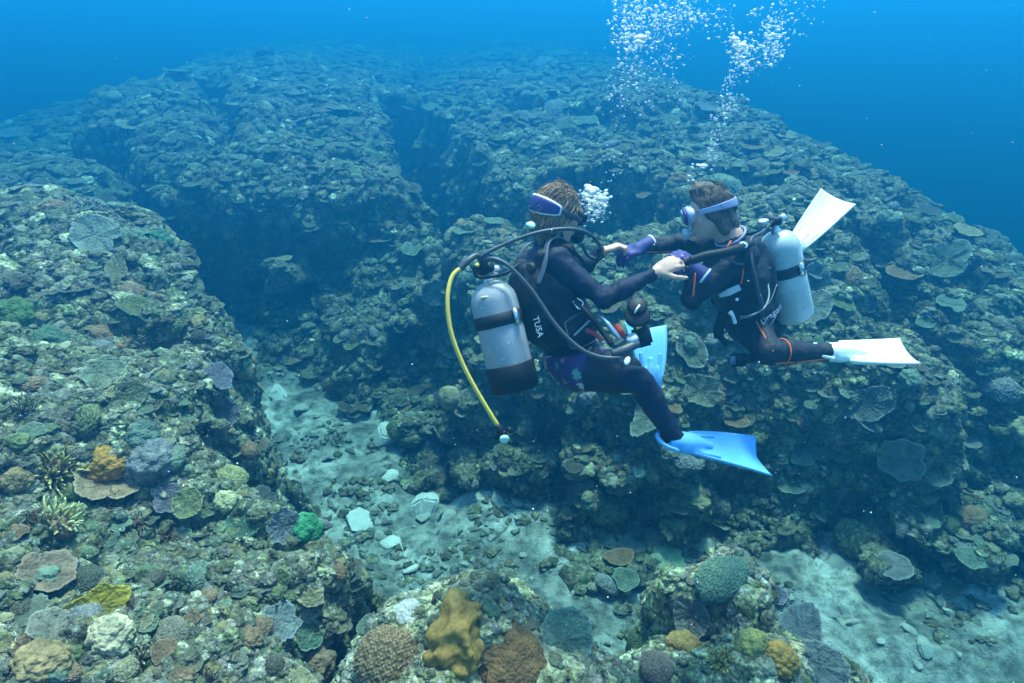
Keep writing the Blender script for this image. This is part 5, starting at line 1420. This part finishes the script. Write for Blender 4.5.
def colonies(name, meshes, count, region, size, seed, cat, place, lean, lift, flat=1.0, gap=.9):
    r = np.random.default_rng(seed)
    w = fa * np.clip(facing, .1, 1) / fd ** 2 * inframe * (fpx > 0) * (fpx < 1024) * (fpy > 0) * (fpy < 683) * region
    pick = r.choice(len(fc), count * 7, p=w / w.sum(), replace=False)
    ok = seen(reef, fc[pick] + fn[pick] * .05); pick = pick[ok]
    placed = []
    for f in pick:
        if len(placed) >= count: break
        d = float(np.linalg.norm(fc[f] - CAM)); s_px = r.uniform(*size)
        if any((fpx[f] - a) ** 2 + (fpy[f] - b) ** 2 < ((s_px + c) * .5 * gap) ** 2 for a, b, c in placed): continue
        placed.append((fpx[f], fpy[f], s_px)); s = s_px * d / 632 / 2
        hue = HUES[int(r.integers(len(HUES)))]
        o = bpy.data.objects.new(name, hued(meshes[int(r.integers(len(meshes)))], cat, hue)); C.objects.link(o)
        n = rn_at(f); q = orient(n, lean, r.uniform(0, 6.28))
        q = Euler((r.normal(0, .09), r.normal(0, .09), 0)).to_quaternion() @ q
        o.rotation_mode = 'QUATERNION'; o.rotation_quaternion = q
        o.scale = (s * r.uniform(.88, 1.12), s * r.uniform(.8, 1.1), s * flat * r.uniform(.8, 1.2))
        o.location = Vector(fc[f].tolist()) + (q @ Vector((0, 0, 1))) * s * lift
        third = (size[1] - size[0]) / 3; big = 'small' if s_px < size[0] + third else 'middle-sized' if s_px < size[0] + 2 * third else 'large'
        lb = '%s %s %s %s' % (big, hue, cat, place(fpx[f], fpy[f])); lb = lb if len(lb.split()) <= 16 else lb.replace('on the ', 'on ')
        tag(o, lb, cat, lb)
        EXCL.append((fc[f], s * .7))
    return len(placed)
def rn_at(f): return fn[f]
L_ = is_left(fc); up_ = np.clip(fn[:, 2], 0, 1); far_back = (~L_) & (fc[:, 0] < -1.0) & (fc[:, 1] > 8.2)
right_ = (~L_) & ~far_back
n_ = [
 colonies('plate_coral', PLATES, 50, far_back * (up_ + .05), (10, 25), 31, 'plate coral', place_back, .85, .25, .8, .6),
 colonies('plate_coral', PLATES, 120, right_ * (up_ + .15), (11, 28), 32, 'plate coral', place_right, .75, .25, .8, .7),
 colonies('plate_coral', PLATES, 34, L_ * (up_ + .1), (13, 25), 33, 'plate coral', place_left, .4, .25),
 colonies('boulder_coral', BOULDERS, 36, L_ * 1.0, (10, 22), 34, 'boulder coral', place_left, .3, .1),
 colonies('boulder_coral', BOULDERS, 40, right_ * 1.0, (10, 26), 35, 'boulder coral', place_right, .3, .1),
 colonies('branching_coral', FINGERS, 26, L_ * 1.0, (14, 28), 36, 'branching coral', place_left, .4, .05),
 colonies('cushion_coral', CUSHIONS, 24, L_ * 1.0, (14, 28), 37, 'cushion coral', place_left, .4, .05),
 colonies('cushion_coral', CUSHIONS, 28, right_ * 1.0, (14, 32), 38, 'cushion coral', place_right, .5, .05),
]
print('colonies', n_)

# ------------------------------------------------------------------ small growth
scatter('knobbly_reef_growth', V, F, 22000, dict(plate=.35, knob=.6, pale=.9, rough=3.4, cushion=.5, finger=1.4), (3, 12), 5, where=lambda c, n: is_left(c).astype(float), min_m=.012)
scatter('plated_reef_growth', V, F, 26000, dict(plate=.8, knob=.5, pale=.35, rough=3.4, cushion=.5, finger=.9), (3, 11), 6, where=lambda c, n: (~is_left(c)) * (.35 + np.clip(n[:, 2], 0, 1)))
scatter('coral_rubble', np.stack([X2, Y2, fl], 1), F2, 4400, dict(stone=3.5, rough=1.6, finger=.5), (2, 11), 8, where=lambda c, n: ((np.abs(c[:, 0]) < 9) & (c[:, 1] < 12)) * sstep(-.15, .35, gnoise(c.astype(np.float32), .9, 77)), max_m=.12)
for k, (o, v, f4) in enumerate(ROCKS):
    scatter('rock_growth', v, f4, (1800, 900, 1800)[k], dict(plate=.2, knob=.6, rough=.8, pale=3.4, cushion=.4, finger=.8), (3, 13), 60 + k, where=lambda c, n: (n[:, 2] > -.2).astype(float))

# ------------------------------------------------------------------ loose stones in the channel
M_block = mat('pale_dead_coral', (.5, .48, .42), .9, .15); _t = NT(M_block); _p = _t.pos()
_t.color(_t.mix(_t.noise(_p, 9, 5, .65).outputs['Fac'], (.17, .17, .135), (.52, .50, .43))); _t.bump(_t.noise(_p, 34, 5, .7).outputs['Fac'], .6, .02)
STONES = [stone_mesh(s, fl_, M_block) for s, fl_ in ((1, .5), (2, .35), (3, .6), (4, .4), (5, .3))]
M_slab = mat('bleached_dead_coral', (.6, .58, .5), .9, .15); _t = NT(M_slab); _p = _t.pos()
_t.color(_t.mix(_t.noise(_p, 12, 5, .65).outputs['Fac'], (.36, .36, .30), (.74, .72, .64))); _t.bump(_t.noise(_p, 34, 5, .7).outputs['Fac'], .6, .02)
SLABS = [m.copy() for m in STONES]
for m in SLABS: m.materials.clear(); m.materials.append(M_slab)
def stone(px, py, size, k, label, group=None, seed=0):
    hit = sight(px, py)
    if hit is None or hit[3] is not seabed: return
    r = np.random.default_rng(seed + int(px * 7 + py)); s = size * hit[2] / 632 / 2
    o = bpy.data.objects.new('stone', (STONES if group else SLABS)[k % 5]); C.objects.link(o); o.location = hit[0] + Vector((0, 0, s * .12))
    o.rotation_euler = (r.normal(0, .2), r.normal(0, .2), r.uniform(0, 6.28)); o.scale = (s, s * r.uniform(.75, 1.05), s * r.uniform(.7, 1.0))
    tag(o, label, 'stone', group)
for px, py, size, k, label in ((361, 523, 34, 1, 'large pale angular slab in the middle of the channel'), (391, 477, 20, 0, 'square white stone up the channel beyond the pale slab'),
        (390, 543, 22, 4, 'flat white flake of stone right of the pale slab'), (425, 508, 38, 2, 'rounded pale boulder right of the square white stone'),
        (410, 570, 18, 1, 'thin pale chip standing below the flat white flake'), (384, 436, 42, 2, 'big dull rounded boulder far up the channel'),
        (321, 379, 22, 0, 'pale stone far up the channel by the shelf'), (282, 396, 26, 3, 'pale stone by the foot of the left reef'), (404, 414, 15, 0, 'small white stone above the big dull boulder')):
    stone(px, py, size, k, label)
_r = np.random.default_rng(3)
for k in range(110):
    x, y = (_r.uniform(270, 640), _r.uniform(350, 600)) if k < 80 else (_r.uniform(560, 1010), _r.uniform(560, 670)); size = 5 + 18 * _r.random() ** 2
    where = 'on the sand at the lower right' if x > 700 else 'between the mound and the tall rock' if y > 560 else 'far up the channel' if y < 430 else 'by the foot of the left reef' if x < 370 else 'in the middle of the channel' if x < 470 else 'by the foot of the right reef'
    lb = '%s dull stone lying %s' % ('small' if size < 9 else 'middle-sized' if size < 14 else 'large', where)
    stone(x, y, size, k, lb, lb, k)

# ------------------------------------------------------------------ small dark fish
def fish(px, py, length_px, heading, label, up_off=.14):
    hit = sight(px, py); loc = hit[0] + Vector((0, 0, up_off)); s = length_px * hit[2] / 632
    V_, F_ = [], []; prof = [(-.5, .01, .01), (-.44, .05, .035), (-.3, .12, .07), (-.1, .17, .085), (.1, .15, .07), (.28, .08, .035), (.36, .045, .018)]
    for x, h, w in prof:
        for k in range(10):
            a = 2 * math.pi * k / 10; V_.append((x, math.cos(a) * w, math.sin(a) * h))
    for i in range(len(prof) - 1):
        for k in range(10): F_.append((i * 10 + k, i * 10 + (k + 1) % 10, (i + 1) * 10 + (k + 1) % 10, (i + 1) * 10 + k))
    F_.append(tuple(range(10))[::-1]); F_.append(tuple(range(60, 70)))
    def sheet(pts, th):
        b = len(V_); n = len(pts)
        V_.extend((x, -th, z) for x, z in pts); V_.extend((x, th, z) for x, z in pts)
        F_.append(tuple(range(b, b + n))); F_.append(tuple(range(b + n, b + 2 * n))[::-1])
        for i in range(n): F_.append((b + i, b + n + i, b + n + (i + 1) % n, b + (i + 1) % n))
    sheet([(.34, .03), (.52, .17), (.46, .0), (.52, -.17), (.34, -.03)], .008); sheet([(-.2, .13), (-.05, .24), (.22, .16), (.25, .07)], .006); sheet([(0, -.14), (.1, -.22), (.24, -.13), (.25, -.07)], .006)
    me = bpy.data.meshes.new('reef_fish'); me.from_pydata(V_, [], F_); me.materials.append(M_fish)
    o = mesh_obj('reef_fish', me); o.location = loc; o.scale = (s,) * 3; o.rotation_euler = (0, 0, heading); tag(o, label, 'fish', 'small dark fish in the channel')
M_fish = mat('dark_fish_scales', (.02, .025, .035), .4, .5)
fish(441, 527, 15, R(70), 'small dark fish beside the rounded pale boulder')
fish(340, 445, 16, R(120), 'small dark fish over the channel near the left reef')
fish(331, 474, 13, R(20), 'small dark fish below the other one near the left reef', .2)

# ------------------------------------------------------------------ air bubbles
M_bubble = mat('air_bubble', (.95, .97, .98), .10, .9)
_t = NT(M_bubble); _lw = _t.n('ShaderNodeFresnel'); _lw.inputs['IOR'].default_value = 1.7
_tr = _t.n('ShaderNodeBsdfTransparent'); _mx = _t.n('ShaderNodeMixShader')
_fa = _t.math('MINIMUM', _t.math('ADD', _t.math('MULTIPLY', _lw.outputs[0], 1.2), .50), 1.0)
_t.l(_fa, _mx.inputs[0]); _t.l(_tr.outputs[0], _mx.inputs[1]); _t.l(_t.b.outputs[0], _mx.inputs[2]); _t.l(_mx.outputs[0], _t.t.nodes['Material Output'].inputs['Surface'])
def bubble_mesh(seed):
    v, f = ico(2); r = 1 + .12 * gnoise(v + seed * 5, .9, seed); v = v * r[:, None]; v[:, 2] *= .66
    me = np_mesh('bubble', v, f); me.materials.append(M_bubble); me.polygons.foreach_set('use_smooth', np.ones(len(f), bool)); return me
BUB = [bubble_mesh(s) for s in range(4)]
_r = np.random.default_rng(21); small_b = []
def plume(clusters, depth_of, label, group):
    for px, py, sx, sy, n, smin, smax in clusters:
        for _ in range(int(n * 1.35)):
            x, y = _r.normal(px, sx), _r.normal(py, sy); size = .72 * (smin + (smax - smin) * _r.random() ** 4)
            d = depth_of(y) + _r.normal(0, .09); p = at(x, y, d); s = size * d / 632 / 2
            if size > 2.9 and -4 < y and len([1 for o in C.objects if o.name.startswith('bubble')]) < 290:
                o = bpy.data.objects.new('bubble', BUB[int(_r.integers(4))]); C.objects.link(o); o.location = p
                o.rotation_euler = (_r.normal(0, .3), _r.normal(0, .3), _r.uniform(0, 6)); o.scale = (s * _r.uniform(.9, 1.35), s, s * _r.uniform(.75, 1.05)); tag(o, label, 'bubble', group)
            else: small_b.append((p, s))
dl = lambda y: 2.80 + .38 * max(-.3, min(1, y / 205))
plume([(590, 207, 7, 8, 90, 2, 7), (598, 198, 6, 5, 30, 4, 9), (588, 194, 4, 4, 14, 6, 12), (602, 210, 6, 7, 45, 1.5, 5), (580, 222, 7, 6, 30, 1.5, 4)], dl, 'white air bubble in the clump beside the fair-haired diver\'s face', 'bubbles at the fair-haired diver\'s face')
plume([(612, 150, 8, 14, 10, 1.5, 3.5), (608, 182, 3, 8, 5, 2, 4), (618, 92, 8, 12, 55, 1, 4), (634, 70, 9, 14, 120, 1, 5), (630, 40, 9, 10, 130, 1.2, 6.5), (628, 14, 10, 10, 130, 1.2, 6), (655, 26, 18, 16, 200, 1, 5.5),
       (672, 12, 20, 10, 200, 1, 5.5), (664, 62, 12, 14, 90, 1, 4), (700, 14, 16, 10, 90, 1, 5), (641, 38, 4, 3, 12, 5, 10), (720, 20, 12, 12, 22, 1.5, 5), (676, 85, 6, 10, 20, 1, 4), (643, 105, 6, 6, 10, 1.5, 4)],
      dl, 'silvery air bubble in the broad plume above the fair-haired diver', 'bubbles above the fair-haired diver')
dr = lambda y: 2.85 + .40 * max(-.3, min(1, y / 200))
plume([(700, 166, 4, 2.5, 4, 4, 9), (712, 158, 4, 5, 12, 1.5, 4), (713, 146, 4, 9, 26, 1.5, 4), (722, 126, 5, 8, 30, 1.5, 4.5), (728, 108, 6, 7, 46, 1.2, 5), (731, 88, 6, 10, 50, 1.2, 4.5), (742, 60, 7, 9, 110, 1.5, 6), (739, 46, 6, 5, 40, 2, 9), (733, 38, 3, 3, 10, 4, 8),
       (772, 46, 8, 9, 130, 1.5, 6), (776, 24, 8, 8, 60, 1.5, 7), (760, 56, 8, 12, 40, 1, 4), (782, 8, 9, 8, 35, 1.5, 5), (802, 18, 7, 9, 16, 1.5, 4.5), (754, 12, 3, 3, 9, 2, 6), (810, 3, 6, 4, 10, 2, 5), (690, 178, 4, 3, 4, 2, 5)],
      dr, 'silvery air bubble in the narrow stream above the dark-haired diver', 'bubbles above the dark-haired diver')
for x, y, size, d_, lb, gp in ((592, 190, 15, dl, 'broad white bubble cap on top of the clump beside the face', None), (603, 199, 12, dl, 'second white bubble cap right of the broadest one beside the face', None), (640, 38, 13, dl, 'widest flattened bubble cap in the broad plume', None),
        (703, 166, 9, dr, 'lowest flat bubble cap just above the dark-haired diver', None), (735, 39, 9, dr, 'large bubble cap on the left side of the narrow stream', None), (741, 46, 12, dr, 'largest bubble cap of the narrow stream', None)):
    o = bpy.data.objects.new('bubble', BUB[1]); C.objects.link(o); dd = d_(y); s = size * dd / 632 / 2; o.location = at(x, y, dd - .12); o.scale = (s, s * .8, s * .75); tag(o, lb, 'bubble', gp)
v0, f0 = ico(1); allv, allf = [], []
for k, (p, s) in enumerate(small_b):
    allv.append(v0 * np.array([s * 1.1, s, s * .85]) + np.array(p[:])); allf.append(f0 + k * len(v0))
me = np_mesh('fine_bubbles', np.concatenate(allv), np.concatenate(allf)); tag(mesh_obj('fine_bubbles', me, M_bubble), kind='stuff')
# drifting specks in the water
vs, fs_ = ico(0) if False else ico(1); allv, allf = [], []
for k in range(240):
    d = _r.uniform(1.2, 6); p = at(_r.uniform(0, 1024), _r.uniform(0, 683), d); s = _r.uniform(.0010, .0020) * d ** .5
    allv.append(vs * s + np.array(p[:])); allf.append(fs_ + k * len(vs))
me = np_mesh('drifting_specks', np.concatenate(allv), np.concatenate(allf)); tag(mesh_obj('drifting_specks', me, mat('pale_speck', (.6, .6, .55), .8)), kind='stuff')
# ------------------------------------------------------------------ water
def make_water():
    m = bpy.data.materials.new('sea_water'); m.use_nodes = True
    nt = m.node_tree; nt.nodes.clear()
    out = nt.nodes.new('ShaderNodeOutputMaterial'); pv = nt.nodes.new('ShaderNodeVolumePrincipled')
    pv.inputs['Color'].default_value = HAZE_COLOR
    pv.inputs['Absorption Color'].default_value = HAZE_ABSORB
    pv.inputs['Density'].default_value = HAZE_DENSITY
    pv.inputs['Anisotropy'].default_value = 0.70
    nt.links.new(pv.outputs[0], out.inputs['Volume'])
    m.cycles.homogeneous_volume = True
    bm = bmesh.new(); bmesh.ops.create_cube(bm, size=1)
    z0 = -16.0
    for v in bm.verts:
        v.co = (v.co.x * 170 + 5, v.co.y * 130 + 35, z0 if v.co.z < 0 else HAZE_TOP)
    me = bpy.data.meshes.new('haze'); bm.to_mesh(me); bm.free()
    o = mesh_obj('haze', me, m, smooth=False)
    tag(o, kind='stuff')
make_water()
